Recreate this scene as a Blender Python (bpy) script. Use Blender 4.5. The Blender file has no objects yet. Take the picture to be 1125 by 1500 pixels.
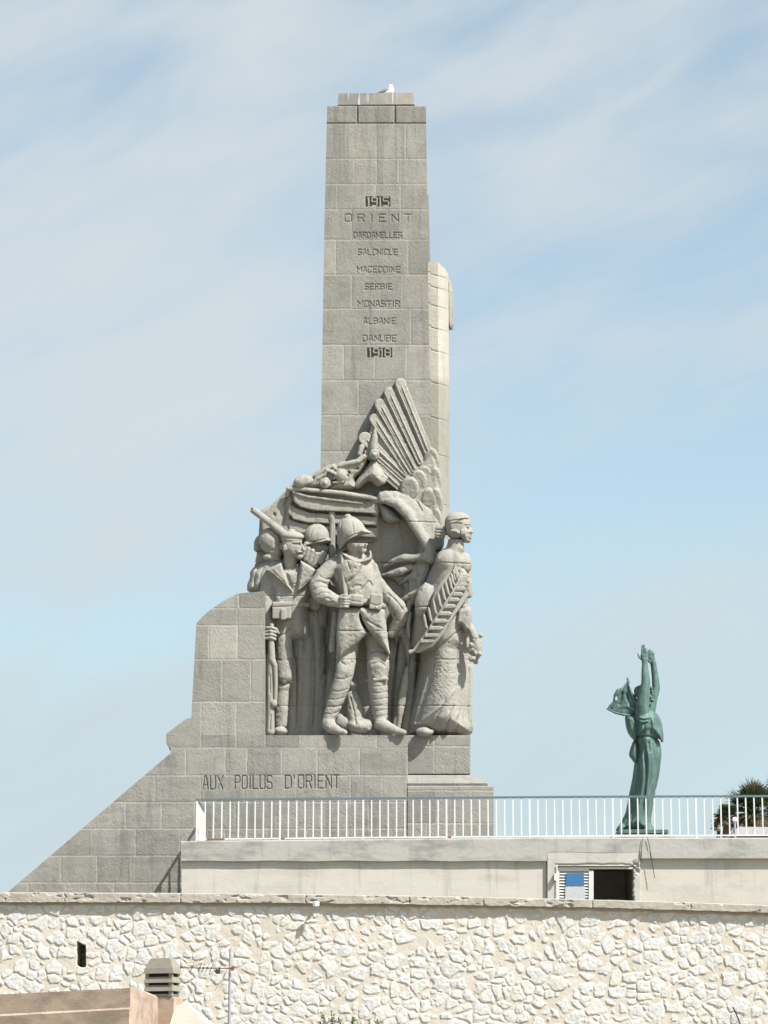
import bpy, math, random
import numpy as np
import openvdb
from mathutils import Vector

# ------------------------------------------------------------------ camera, sky, sun, exposure
SC = bpy.context.scene
COL = SC.collection
F = 4100.0                      # focal length in photo pixels (photo 1125 x 1500)
PITCH = math.radians(12.0)
cam_d = bpy.data.cameras.new("camera"); cam = bpy.data.objects.new("camera", cam_d); COL.objects.link(cam)
cam_d.sensor_fit = 'VERTICAL'; cam_d.sensor_height = 36.0; cam_d.lens = 36.0 * F / 1500.0
cam_d.clip_start = 0.5; cam_d.clip_end = 20000
cam.location = (0, 0, 0); cam.rotation_euler = (math.pi / 2 + PITCH, 0, 0)
SC.camera = cam

SUN = Vector((0.49, -0.40, 0.79)).normalized()      # direction towards the sun
sun_d = bpy.data.lights.new("sun", 'SUN'); sun = bpy.data.objects.new("sun", sun_d); COL.objects.link(sun)
sun_d.energy = 4.3; sun_d.angle = math.radians(0.53); sun_d.color = (1.0, 0.975, 0.93)
sun.rotation_euler = SUN.to_track_quat('Z', 'Y').to_euler()

SC.view_settings.view_transform = 'Standard'; SC.view_settings.look = 'None'
SC.view_settings.exposure = 1.05; SC.view_settings.gamma = 1.0
try:
    SC.cycles.use_denoising = True
    SC.cycles.max_bounces = 6
except Exception:
    pass

world = bpy.data.worlds.new("World"); SC.world = world; world.use_nodes = True
wt = world.node_tree; wn, wl = wt.nodes, wt.links
for n in list(wn): wn.remove(n)

class NT:
    """tiny helper for node trees"""
    def __init__(s, tree): s.t = tree
    def n(s, typ, ins=None, **kw):
        nd = s.t.nodes.new(typ)
        for k, v in kw.items(): setattr(nd, k, v)
        for k, v in (ins or {}).items():
            sock = nd.inputs[k]
            if isinstance(v, bpy.types.NodeSocket): s.t.links.new(v, sock)
            else: sock.default_value = v
        return nd
    def math(s, op, a, b=None, c=None, clamp=False):
        nd = s.t.nodes.new('ShaderNodeMath'); nd.operation = op; nd.use_clamp = clamp
        for i, v in enumerate((a, b, c)):
            if v is None: continue
            if isinstance(v, bpy.types.NodeSocket): s.t.links.new(v, nd.inputs[i])
            else: nd.inputs[i].default_value = v
        return nd.outputs[0]
    def mix(s, f, a, b, mode='MIX'):
        nd = s.t.nodes.new('ShaderNodeMix'); nd.data_type = 'RGBA'; nd.blend_type = mode
        for k, v in ((0, f), (6, a), (7, b)):
            if isinstance(v, bpy.types.NodeSocket): s.t.links.new(v, nd.inputs[k])
            else: nd.inputs[k].default_value = v if k == 0 else (tuple(v) + (1,))[:4]
        return nd.outputs[2]
    def ramp(s, f, lo, hi):
        return s.n('ShaderNodeMapRange', {0: f, 1: lo, 2: hi}, interpolation_type='SMOOTHSTEP').outputs[0]
    def noise(s, vec, scale, detail=4, rough=.55, dist=0):
        nd = s.n('ShaderNodeTexNoise', {'Vector': vec, 'Scale': scale, 'Detail': detail, 'Roughness': rough, 'Distortion': dist})
        return nd.outputs[0]

W = NT(wt)
sky = W.n('ShaderNodeTexSky', sky_type='NISHITA', sun_disc=False)
sky.sun_elevation = math.asin(SUN.z); sky.sun_rotation = math.atan2(SUN.x, SUN.y)
sky.air_density = 1.0; sky.dust_density = 1.6; sky.ozone_density = 1.2; sky.altitude = 30
tc = W.n('ShaderNodeTexCoord'); sep = W.n('ShaderNodeSeparateXYZ', {0: tc.outputs['Generated']})
dx, dy, dz = sep.outputs
yy = W.math('MAXIMUM', W.math('ABSOLUTE', dy), 0.15)
ax = W.math('DIVIDE', dx, yy); az = W.math('DIVIDE', dz, yy)
def sky_uv(u, v):   # where a pixel of the photo lies on the sky
    X = (u - 562.5) / F; Z = (750 - v) / F
    y = math.cos(PITCH) - Z * math.sin(PITCH); z = math.sin(PITCH) + Z * math.cos(PITCH)
    return X / y, z / y
# thin cirrus: stretched, tilted noise
def streak(ang, sx, sz, scale, detail, seed, dist=0.6):
    c, s_ = math.cos(ang), math.sin(ang)
    p = W.math('ADD', W.math('MULTIPLY', ax, c * sx), W.math('MULTIPLY', az, s_ * sx))
    q = W.math('ADD', W.math('MULTIPLY', ax, -s_ * sz), W.math('MULTIPLY', az, c * sz))
    v = W.n('ShaderNodeCombineXYZ', {0: p, 1: q, 2: seed})
    return W.noise(v.outputs[0], scale, detail, .5, dist)
n1 = streak(math.radians(24), 1.0, 2.8, 8, 3, 5.3, .6)
n2 = streak(math.radians(30), 1.0, 3.4, 18, 4, 8.1, .5)
dens = W.math('ADD', W.math('ADD', W.math('MULTIPLY', n1, 1.0), W.math('MULTIPLY', n2, 0.32)), -0.09)
# broad thicker and thinner veils of cirrus
for (u, v, ru, rv, amp) in [(150, 300, 330, 330, .20), (560, 40, 700, 110, .12), (300, 640, 240, 120, .08), (90, 800, 260, 60, .10),
                            (760, 680, 260, 150, -.20), (1050, 620, 260, 200, -.13), (120, 930, 260, 55, -.26),
                            (1080, 150, 200, 170, -.12), (250, 1010, 240, 70, .08), (860, 480, 300, 60, .03), (960, 930, 320, 130, .14),
                            (150, 1160, 300, 110, .08), (700, 330, 140, 130, .02), (430, 600, 90, 130, -.10)]:
    cx, cz = sky_uv(u, v)
    a = W.math('POWER', W.math('DIVIDE', W.math('SUBTRACT', ax, cx), ru / F), 2)
    b = W.math('POWER', W.math('DIVIDE', W.math('SUBTRACT', az, cz), rv / F), 2)
    g = W.math('EXPONENT', W.math('MULTIPLY', W.math('ADD', a, b), -1.0))
    dens = W.math('ADD', dens, W.math('MULTIPLY', g, amp))
cl = W.ramp(dens, 0.22, 0.98)
skyc = W.mix(1.0, sky.outputs[0], (0.103, 0.106, 0.091), 'MULTIPLY')
front = W.ramp(dy, -0.1, 0.35)      # the cirrus lies on this side of the sky
cf = W.math('MULTIPLY', W.math('ADD', W.math('MULTIPLY', cl, 0.74), 0.22), W.math('ADD', W.math('MULTIPLY', front, .75), .25))
colr = W.mix(cf, skyc, (0.320, 0.353, 0.370))
colr = W.mix(W.math('MULTIPLY', W.ramp(az, .26, .06), .62), colr, (.252, .312, .348))
bg = W.n('ShaderNodeBackground', {'Color': colr, 'Strength': 1.0})
wo = W.n('ShaderNodeOutputWorld', {'Surface': bg.outputs[0]})

# ------------------------------------------------------------------ geometry helpers
CP, SP = math.cos(PITCH), math.sin(PITCH)
def P(u, v, Y):
    """point at depth Y seen through photo pixel (u, v)"""
    u = np.asarray(u, float); v = np.asarray(v, float); Y = np.asarray(Y, float)
    b = (750.0 - v) / F
    dyy = CP - b * SP; dzz = SP + b * CP
    t = Y / dyy
    u, t, Y2, dzz = np.broadcast_arrays((u - 562.5) / F, t, Y, dzz)
    return np.stack([u * t, Y2, dzz * t], -1)
def pt(u, v, Y): return Vector(P(u, v, Y).tolist())
YM = 73.0            # front plane of the monument
S = YM / F           # metres per photo pixel there
YT = 69.6            # terrace building
YW = 65.0            # rubble retaining wall

ROOTLOC = {}
def tag(o, label=None, cat=None, group=None, kind=None):
    if label: o['label'] = label
    if cat: o['category'] = cat
    if group: o['group'] = group
    if kind: o['kind'] = kind
    return o
def thing(name, loc, label, cat, group=None):
    o = bpy.data.objects.new(name, None); COL.objects.link(o); o.location = loc
    o.empty_display_size = .3
    ROOTLOC[o.name] = Vector(loc)
    return tag(o, label, cat, group)
def link(name, verts, faces, mat, parent=None, smooth=True, attrs=None, label=None):
    """verts in world space (N,3); faces (M,4) or (M,3) array or list of lists"""
    verts = np.asarray(verts, float)
    org = np.array([(verts[:, 0].min() + verts[:, 0].max()) / 2, (verts[:, 1].min() + verts[:, 1].max()) / 2, verts[:, 2].min()])
    me = bpy.data.meshes.new(name)
    if isinstance(faces, np.ndarray):
        nf, k = faces.shape
        me.vertices.add(len(verts)); me.vertices.foreach_set('co', (verts - org).astype(np.float32).ravel())
        me.loops.add(nf * k); me.loops.foreach_set('vertex_index', faces.astype(np.int32).ravel())
        me.polygons.add(nf); me.polygons.foreach_set('loop_start', (np.arange(nf) * k).astype(np.int32))
        me.update(calc_edges=True)
    else:
        me.from_pydata([tuple(x) for x in (verts - org)], [], faces); me.update()
    me.polygons.foreach_set('use_smooth', np.full(len(me.polygons), bool(smooth)))
    for an, av in (attrs or {}).items():
        a = me.attributes.new(an, 'FLOAT', 'POINT'); a.data.foreach_set('value', np.asarray(av, np.float32).ravel())
    me.validate()
    if mat: me.materials.append(mat)
    o = bpy.data.objects.new(name, me); COL.objects.link(o)
    if parent is not None:
        o.parent = parent
        o.location = Vector(org.tolist()) - ROOTLOC[parent.name]
    else:
        o.location = org.tolist()
    ROOTLOC[o.name] = Vector(org.tolist())
    if label: o['label'] = label
    return o

class MB:
    """collects simple solids into one mesh"""
    def __init__(s): s.v = []; s.f = []
    def add(s, vs, fs):
        n = len(s.v); s.v += [tuple(x) for x in vs]; s.f += [[i + n for i in f] for f in fs]
    def box(s, c, h, rz=0, ch=0):
        """box with chamfered vertical+horizontal edges"""
        c = Vector(c); cz, sz = math.cos(rz), math.sin(rz)
        def tr(x, y, z): return (c.x + x * cz - y * sz, c.y + x * sz + y * cz, c.z + z)
        hx, hy, hz = h
        if ch <= 0:
            vs = [tr(x, y, z) for z in (-hz, hz) for x, y in ((-hx, -hy), (hx, -hy), (hx, hy), (-hx, hy))]
            s.add(vs, [[3, 2, 1, 0], [4, 5, 6, 7], [0, 1, 5, 4], [1, 2, 6, 5], [2, 3, 7, 6], [3, 0, 4, 7]]); return
        k = ch; ring = [(-hx + k, -hy), (hx - k, -hy), (hx, -hy + k), (hx, hy - k), (hx - k, hy), (-hx + k, hy), (-hx, hy - k), (-hx, -hy + k)]
        r2 = [(x * (hx - k) / hx, y * (hy - k) / hy) for x, y in ring]
        lv = [(-hz, r2), (-hz + k, ring), (hz - k, ring), (hz, r2)]
        vs = [tr(x, y, z) for z, r in lv for x, y in r]
        fs = [list(range(7, -1, -1)), list(range(24, 32))]
        for a in range(3):
            for i in range(8):
                j = (i + 1) % 8; fs.append([a * 8 + i, a * 8 + j, a * 8 + 8 + j, a * 8 + 8 + i])
        s.add(vs, fs)
    def tube(s, pts, r, n=8, cap=True):
        pts = [Vector(p) for p in pts]
        rs = r if isinstance(r, (list, tuple)) else [r] * len(pts)
        rings = []
        for i, p in enumerate(pts):
            d = (pts[min(i + 1, len(pts) - 1)] - pts[max(i - 1, 0)]).normalized()
            a = d.orthogonal().normalized() if abs(d.z) > .9 else d.cross(Vector((0, 0, 1))).normalized()
            b = d.cross(a)
            rings.append([p + (a * math.cos(t) + b * math.sin(t)) * rs[i] for t in [2 * math.pi * k / n for k in range(n)]])
        vs = [x for rg in rings for x in rg]; fs = []
        for i in range(len(pts) - 1):
            for k in range(n):
                j = (k + 1) % n; fs.append([i * n + k, i * n + j, (i + 1) * n + j, (i + 1) * n + k])
        if cap: fs += [list(range(n))[::-1], [(len(pts) - 1) * n + k for k in range(n)]]
        s.add(vs, fs)
    def prism(s, poly, Y0, Y1, smooth=False):
        """polygon in photo pixels on the plane Y0, straight back to Y1"""
        n = len(poly); a = [pt(u, v, Y0) for u, v in poly]; b = [Vector((p.x, Y1, p.z)) for p in a]
        s.add(a + b, [list(range(n)), [n + i for i in range(n)][::-1]] + [[i, i + n, (i + 1) % n + n, (i + 1) % n] for i in range(n)])
    def build(s, name, mat, parent=None, smooth=False, label=None):
        return link(name, s.v, s.f, mat, parent, smooth, label=label)

RNG = np.random.default_rng(7)
_lat = {}
def vn(x, y, seed=0):
    """smooth value noise, 0..1"""
    if seed not in _lat: _lat[seed] = np.random.default_rng(seed + 100).random((256, 256))
    L = _lat[seed]
    xi = np.floor(x).astype(int); yi = np.floor(y).astype(int); fx = x - xi; fy = y - yi
    fx = fx * fx * (3 - 2 * fx); fy = fy * fy * (3 - 2 * fy)
    g = lambda i, j: L[i % 256, j % 256]
    return (g(xi, yi) * (1 - fx) + g(xi + 1, yi) * fx) * (1 - fy) + (g(xi, yi + 1) * (1 - fx) + g(xi + 1, yi + 1) * fx) * fy
def fbm(x, y, seed=0, octv=4):
    r = 0; a = .5; tot = 0
    for i in range(octv):
        r = r + a * vn(x, y, seed + i * 7); tot += a; a *= .5; x = x * 2.03; y = y * 2.03
    return r / tot
def smooth01(x): x = np.clip(x, 0, 1); return x * x * (3 - 2 * x)

def relief(name, U, V, Y, H, mat, parent=None, depth=1.0, attrs=None, label=None):
    """a height-field face (H metres towards the camera) closed by sides going straight back"""
    m, n = U.shape
    Pw = P(U, V, Y)                                   # true positions on the plane
    Pw[..., 1] -= H
    verts = Pw.reshape(-1, 3); idx = np.arange(m * n).reshape(m, n)
    q = np.stack([idx[:-1, :-1], idx[1:, :-1], idx[1:, 1:], idx[:-1, 1:]], -1).reshape(-1, 4)
    bd = np.concatenate([idx[0, :], idx[1:, -1], idx[-1, -2::-1], idx[-2:0:-1, 0]])
    back = verts[bd].copy(); back[:, 1] = Y + depth
    nb = len(bd); b0 = len(verts)
    fr = verts[bd].copy(); f0 = b0 + nb                # doubled rim keeps the edge crisp
    verts = np.concatenate([verts, back, fr])
    i = np.arange(nb); j = (i + 1) % nb
    q2 = np.stack([f0 + i, f0 + j, b0 + j, b0 + i], -1)
    at = {}
    for k, a in (attrs or {}).items():
        a = np.asarray(a).reshape(-1); at[k] = np.concatenate([a, a[bd], a[bd]])
    return link(name, verts, np.concatenate([q, q2]), mat, parent, True, at, label)
def gridUV(ul, ur, vt, vb, step):
    """ul, ur functions of v; or numbers"""
    f = lambda g: (g if callable(g) else (lambda v, g=g: np.full_like(v, float(g))))
    ul, ur = f(ul), f(ur)
    m = int((vb - vt) / step) + 2; v = np.linspace(vt, vb, m)
    wmax = float(np.max(ur(v) - ul(v))); n = int(wmax / step) + 2
    t = np.linspace(0, 1, n)[None, :]
    U = ul(v)[:, None] * (1 - t) + ur(v)[:, None] * t
    return U, np.repeat(v[:, None], n, 1)

# ------------------------------------------------------------------ materials
def newmat(name):
    m = bpy.data.materials.new(name); m.use_nodes = True
    t = m.node_tree
    for n in list(t.nodes): t.nodes.remove(n)
    return m, NT(t)
def finish(T, color, rough=.9, normal=None, metal=0.0, spec=.3, **kw):
    ins = {'Base Color': color, 'Roughness': rough, 'Metallic': metal}
    b = T.n('ShaderNodeBsdfPrincipled', ins)
    b.inputs['Specular IOR Level'].default_value = spec
    if normal is not None: T.t.links.new(normal, b.inputs['Normal'])
    T.n('ShaderNodeOutputMaterial', {'Surface': b.outputs[0]})
def rgb(T, c):
    n = T.n('ShaderNodeRGB'); n.outputs[0].default_value = tuple(c) + (1,); return n.outputs[0]

def stone_mat(name, base, warm=(0.40, 0.35, 0.28), tint=True, speck=.28, bump=.014, stain=.35, sc=1.0, mortar=(.40, .375, .33), streaks=0):
    """tooled granite: speckle, blotches, rain stains; per-block tone comes from the mesh attribute 'tint', joints from 'joint'"""
    m, T = newmat(name)
    pos = T.n('ShaderNodeNewGeometry').outputs['Position']
    big = T.noise(pos, .9 * sc, 4, .6); med = T.noise(pos, 5 * sc, 4, .6); fine = T.noise(pos, 34 * sc, 3, .7); fine2 = T.noise(pos, 75 * sc, 2, .6)
    st = T.n('ShaderNodeMapping', {0: pos, 3: (3.2, 3.2, .28)}); streak_ = T.noise(st.outputs[0], 1.3, 4, .6)
    c = T.mix(T.ramp(big, .35, .68), base, tuple(a * .5 + b * .5 for a, b in zip(base, warm)))
    f = T.math('ADD', T.math('MULTIPLY', T.math('SUBTRACT', med, .5), .34), 1.0)
    f = T.math('MULTIPLY', f, T.math('ADD', T.math('MULTIPLY', T.math('SUBTRACT', fine, .5), speck * 2.6), 1.0))
    f = T.math('MULTIPLY', f, T.math('ADD', T.math('MULTIPLY', T.math('SUBTRACT', fine2, .5), speck * 1.3), 1.0))
    f = T.math('MULTIPLY', f, T.math('SUBTRACT', 1.0, T.math('MULTIPLY', T.ramp(streak_, .52, .78), stain)))
    if tint:
        at = T.n('ShaderNodeAttribute', attribute_name='tint').outputs['Fac']
        f = T.math('MULTIPLY', f, T.math('ADD', T.math('MULTIPLY', at, .17), 1.0))
    cc = T.n('ShaderNodeCombineColor', {0: f, 1: f, 2: f}).outputs[0]
    c = T.mix(1.0, c, cc, 'MULTIPLY')
    if tint:
        jt = T.n('ShaderNodeAttribute', attribute_name='joint').outputs['Fac']
        c = T.mix(jt, c, mortar)
        dk = T.n('ShaderNodeAttribute', attribute_name='grime_shade').outputs['Fac']
        c = T.mix(dk, c, (.035, .032, .03))
    if streaks:
        s2 = T.n('ShaderNodeMapping', {0: pos, 3: (9, 9, .5)}); g = T.noise(s2.outputs[0], 1.2, 3, .6)
        c = T.mix(T.math('MULTIPLY', T.ramp(g, .56, .66), .8), c, (.55, .55, .53))
    hgt = T.math('ADD', T.math('MULTIPLY', fine, .7), T.math('MULTIPLY', fine2, .4))
    b = T.n('ShaderNodeBump', {'Height': hgt, 'Distance': bump, 'Strength': .8})
    finish(T, c, .93, b.outputs[0], spec=.15)
    return m
M = {}
M['stone'] = stone_mat('grey_granite', (.232, .226, .205), warm=(.26, .245, .208), stain=.30)
M['carved'] = stone_mat('carved_granite', (.262, .254, .228), warm=(.305, .282, .235), tint=False, speck=.36, stain=.34, bump=.018)
M['pale'] = stone_mat('pale_stone', (.37, .35, .305), warm=(.35, .325, .28), tint=True, speck=.08, stain=.2, bump=.006)
M['cap'] = stone_mat('cap_stone', (.21, .205, .19), tint=False, speck=.2, stain=.2, streaks=1)

def simple(name, col, rough=.8, var=.12, sc=3, bump=0, metal=0, spec=.3, col2=None, stretch=None):
    m, T = newmat(name)
    pos = T.n('ShaderNodeNewGeometry').outputs['Position']
    if stretch: pos = T.n('ShaderNodeMapping', {0: pos, 3: stretch}).outputs[0]
    a = T.noise(pos, sc, 5, .6); b2 = T.noise(pos, sc * 9, 3, .6)
    f = T.math('ADD', 1.0, T.math('MULTIPLY', T.math('SUBTRACT', T.math('ADD', a, T.math('MULTIPLY', b2, .4)), .7), var * 3))
    cc = T.n('ShaderNodeCombineColor', {0: f, 1: f, 2: f}).outputs[0]
    c = rgb(T, col)
    if col2: c = T.mix(T.ramp(T.noise(pos, sc * .7, 4, .6), .42, .62), c, rgb(T, col2))
    c = T.mix(1.0, c, cc, 'MULTIPLY')
    nb = T.n('ShaderNodeBump', {'Height': b2, 'Distance': bump, 'Strength': .7}).outputs[0] if bump else None
    finish(T, c, rough, nb, metal, spec)
    return m
M['white'] = simple('white_paint', (.55, .55, .535), .5, .05, 4)
M['teal'] = simple('teal_painted_rail', (.085, .135, .155), .4, .12, 6, spec=.5)
M['rust'] = simple('rust', (.22, .09, .045), .9, .2, 20)
M['dark'] = simple('dark_inside', (.02, .019, .017), .9, .1, 3)
M['blue'] = simple('blue_panel', (.035, .12, .26), .6, .08, 20)
M['greyp'] = simple('grey_board', (.36, .38, .40), .8, .35, 30)
M['greym'] = simple('grey_frame_paint', (.50, .50, .47), .6, .08, 9)
M['galv'] = simple('galvanised_steel', (.33, .34, .36), .5, .15, 12, metal=.4)
M['blackm'] = simple('dark_metal', (.03, .028, .027), .5, .1, 12)
M['redm'] = simple('red_plastic', (.20, .045, .025), .5, .1, 12)
M['lamp'] = simple('white_plastic', (.85, .85, .83), .4, .03, 12)
M['ochre'] = simple('ochre_render', (.42, .325, .25), .95, .2, 2.5, bump=.008, col2=(.31, .24, .185), stretch=(1, 1, 2))
M['lit_render'] = simple('sunlit_pale_render', (.56, .50, .43), .95, .1, 2.5, bump=.006)  # sunlight put into the colour of the ochre house's gable end
M['conc'] = simple('cowl_concrete', (.22, .20, .165), .95, .16, 7, bump=.01)
M['earth'] = simple('dry_earth', (.26, .22, .16), 1, .2, .7)
M['asph'] = simple('asphalt', (.06, .06, .058), .95, .15, 3)
M['rooft'] = simple('pale_zinc', (.24, .235, .225), .7, .06, 3)
M['gull_w'] = simple('white_feathers', (.82, .82, .80), .8, .04, 20)
M['gull_g'] = simple('grey_feathers', (.16, .17, .19), .8, .1, 20)
M['beak'] = simple('yellow_beak', (.55, .33, .06), .5, .1, 20)
M['bark'] = simple('palm_bark', (.13, .085, .05), 1, .3, 9, bump=.02)
M['bulb'] = simple('lamp_globe', (.86, .86, .84), .3, .02, 9)

def leaf_mat(name, c1, c2, rough=.6):
    m, T = newmat(name)
    pos = T.n('ShaderNodeNewGeometry').outputs['Position']
    c = T.mix(T.ramp(T.noise(pos, 6, 3, .6), .35, .65), c1, c2)
    b = T.n('ShaderNodeBsdfPrincipled', {'Base Color': c, 'Roughness': rough})
    b.inputs['Specular IOR Level'].default_value = .3
    tr = T.n('ShaderNodeBsdfTranslucent', {'Color': c})
    mx = T.n('ShaderNodeMixShader', {0: .25, 1: b.outputs[0], 2: tr.outputs[0]})
    T.n('ShaderNodeOutputMaterial', {'Surface': mx.outputs[0]})
    return m
M['palm'] = leaf_mat('palm_green', (.03, .055, .022), (.06, .085, .035))
M['palmdry'] = leaf_mat('palm_dry', (.125, .105, .06), (.07, .055, .035), .9)
M['tree'] = leaf_mat('dark_leaves', (.025, .045, .02), (.05, .075, .03))
M['bush'] = leaf_mat('bush_green', (.10, .13, .045), (.17, .19, .08))

# weathered concrete of the parapet and cream render
def concrete(name, base, blot, amt, sc=1.0):
    m, T = newmat(name)
    pos = T.n('ShaderNodeNewGeometry').outputs['Position']
    mp = T.n('ShaderNodeMapping', {0: pos, 3: (1, 1, 2.6)}).outputs[0]
    a = T.noise(mp, 1.1 * sc, 5, .6, .0); b2 = T.noise(pos, 22, 4, .6)
    c = T.mix(T.math('MULTIPLY', T.ramp(a, .44, .74), amt), base, blot)
    f = T.math('ADD', 1.0, T.math('MULTIPLY', T.math('SUBTRACT', b2, .5), .14))
    st = T.n('ShaderNodeMapping', {0: pos, 3: (5, 5, .4)}); s2 = T.noise(st.outputs[0], 1.1, 4, .6)
    f = T.math('MULTIPLY', f, T.math('SUBTRACT', 1.0, T.math('MULTIPLY', T.ramp(s2, .55, .8), amt * .35)))
    cc = T.n('ShaderNodeCombineColor', {0: f, 1: f, 2: f}).outputs[0]
    c = T.mix(1.0, c, cc, 'MULTIPLY')
    nb = T.n('ShaderNodeBump', {'Height': b2, 'Distance': .006, 'Strength': .6}).outputs[0]
    finish(T, c, .95, nb, spec=.15); return m
M['para'] = concrete('weathered_concrete', (.33, .322, .298), (.16, .157, .15), .75)
M['bay'] = concrete('patched_render', (.40, .385, .35), (.30, .285, .26), .6)
M['cream'] = concrete('cream_render', (.43, .41, .37), (.35, .33, .29), .75)
M['coping'] = concrete('coping_mortar', (.335, .31, .27), (.24, .22, .185), .8, 2)

# rubble limestone: 'stone' attribute separates stone faces from mortar
m, T = newmat('rubble_limestone')
pos = T.n('ShaderNodeNewGeometry').outputs['Position']
stn = T.n('ShaderNodeAttribute', attribute_name='stone').outputs['Fac']
tn = T.n('ShaderNodeAttribute', attribute_name='tint').outputs['Fac']
n_a = T.noise(pos, 12, 5, .65); n_b = T.noise(pos, 50, 3, .6); n_c = T.noise(pos, 1.2, 3, .6)
sc_ = T.mix(T.ramp(n_a, .44, .70), (.50, .495, .475), (.39, .388, .375))
sc_ = T.mix(T.math('MULTIPLY', tn, .5), sc_, (.50, .46, .39))
mo_ = T.mix(T.ramp(n_c, .35, .65), (.485, .445, .388), (.44, .40, .343))
mo_ = T.mix(T.n('ShaderNodeAttribute', attribute_name='band').outputs['Fac'], mo_, (.27, .235, .195))  # mortar under the coping: dirt plus the overhang's shadow painted darker
cc_ = T.mix(stn, mo_, sc_)
ff = T.math('ADD', .95, T.math('MULTIPLY', n_b, .1)); cc_ = T.mix(1.0, cc_, T.n('ShaderNodeCombineColor', {0: ff, 1: ff, 2: ff}).outputs[0], 'MULTIPLY')
nb = T.n('ShaderNodeBump', {'Height': T.math('ADD', n_a, T.math('MULTIPLY', n_b, .4)), 'Distance': .014, 'Strength': .6}).outputs[0]
finish(T, cc_, .95, nb, spec=.15); M['rubble'] = m

# verdigris bronze
m, T = newmat('verdigris_bronze')
pos = T.n('ShaderNodeNewGeometry').outputs['Position']
mp = T.n('ShaderNodeMapping', {0: pos, 3: (3, 3, .6)}).outputs[0]
v1 = T.noise(mp, 2.2, 5, .65); v2 = T.noise(pos, 9, 4, .6)
c = T.mix(T.ramp(v1, .38, .66), (.058, .103, .092), (.105, .178, .160))
c = T.mix(T.math('MULTIPLY', T.ramp(v2, .55, .8), .5), c, (.035, .058, .05))
finish(T, c, .7, T.n('ShaderNodeBump', {'Height': v2, 'Distance': .01, 'Strength': .5}).outputs[0], .25, .4); M['bronze'] = m

# ------------------------------------------------------------------ implicit sculpting (photo-pixel units, w towards the camera)
def catmull(p, n=6, closed=True):
    p = [np.array(q, float) for q in p]; out = []; N = len(p)
    for i in range(N if closed else N - 1):
        if closed: a, b, c, d = p[(i - 1) % N], p[i], p[(i + 1) % N], p[(i + 2) % N]
        else: a, b, c, d = p[max(i - 1, 0)], p[i], p[i + 1], p[min(i + 2, N - 1)]
        for k in range(n):
            t = k / n
            out.append(.5 * (2 * b + (c - a) * t + (2 * a - 5 * b + 4 * c - d) * t * t + (3 * b - a - 3 * c + d) * t ** 3))
    if not closed: out.append(p[-1])
    return out
def poly_sdf(U, V, pts):
    d = np.full(U.shape, 1e9); s = np.zeros(U.shape, bool); N = len(pts)
    for i in range(N):
        a = pts[i]; b = pts[(i + 1) % N]; ex, ey = b[0] - a[0], b[1] - a[1]; L = ex * ex + ey * ey
        if L < 1e-9: continue
        wx, wy = U - a[0], V - a[1]; t = np.clip((wx * ex + wy * ey) / L, 0, 1)
        d = np.minimum(d, (wx - ex * t) ** 2 + (wy - ey * t) ** 2)
        c = ((a[1] > V) != (b[1] > V))
        s ^= c & (U < ex * (V - a[1]) / (ey if abs(ey) > 1e-12 else 1e-12) + a[0])
    d = np.sqrt(d); return np.where(s, -d, d)
def seg_dist(U, V, pts):
    d = np.full(U.shape, 1e9); T_ = np.zeros(U.shape); n = len(pts) - 1
    for i in range(n):
        a, b = pts[i], pts[i + 1]; ex, ey = b[0] - a[0], b[1] - a[1]; L = max(ex * ex + ey * ey, 1e-9)
        wx, wy = U - a[0], V - a[1]; t = np.clip((wx * ex + wy * ey) / L, 0, 1)
        q = (wx - ex * t) ** 2 + (wy - ey * t) ** 2; mk = q < d
        d = np.where(mk, q, d); T_ = np.where(mk, (i + t) / n, T_)
    return np.sqrt(d), T_
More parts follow.
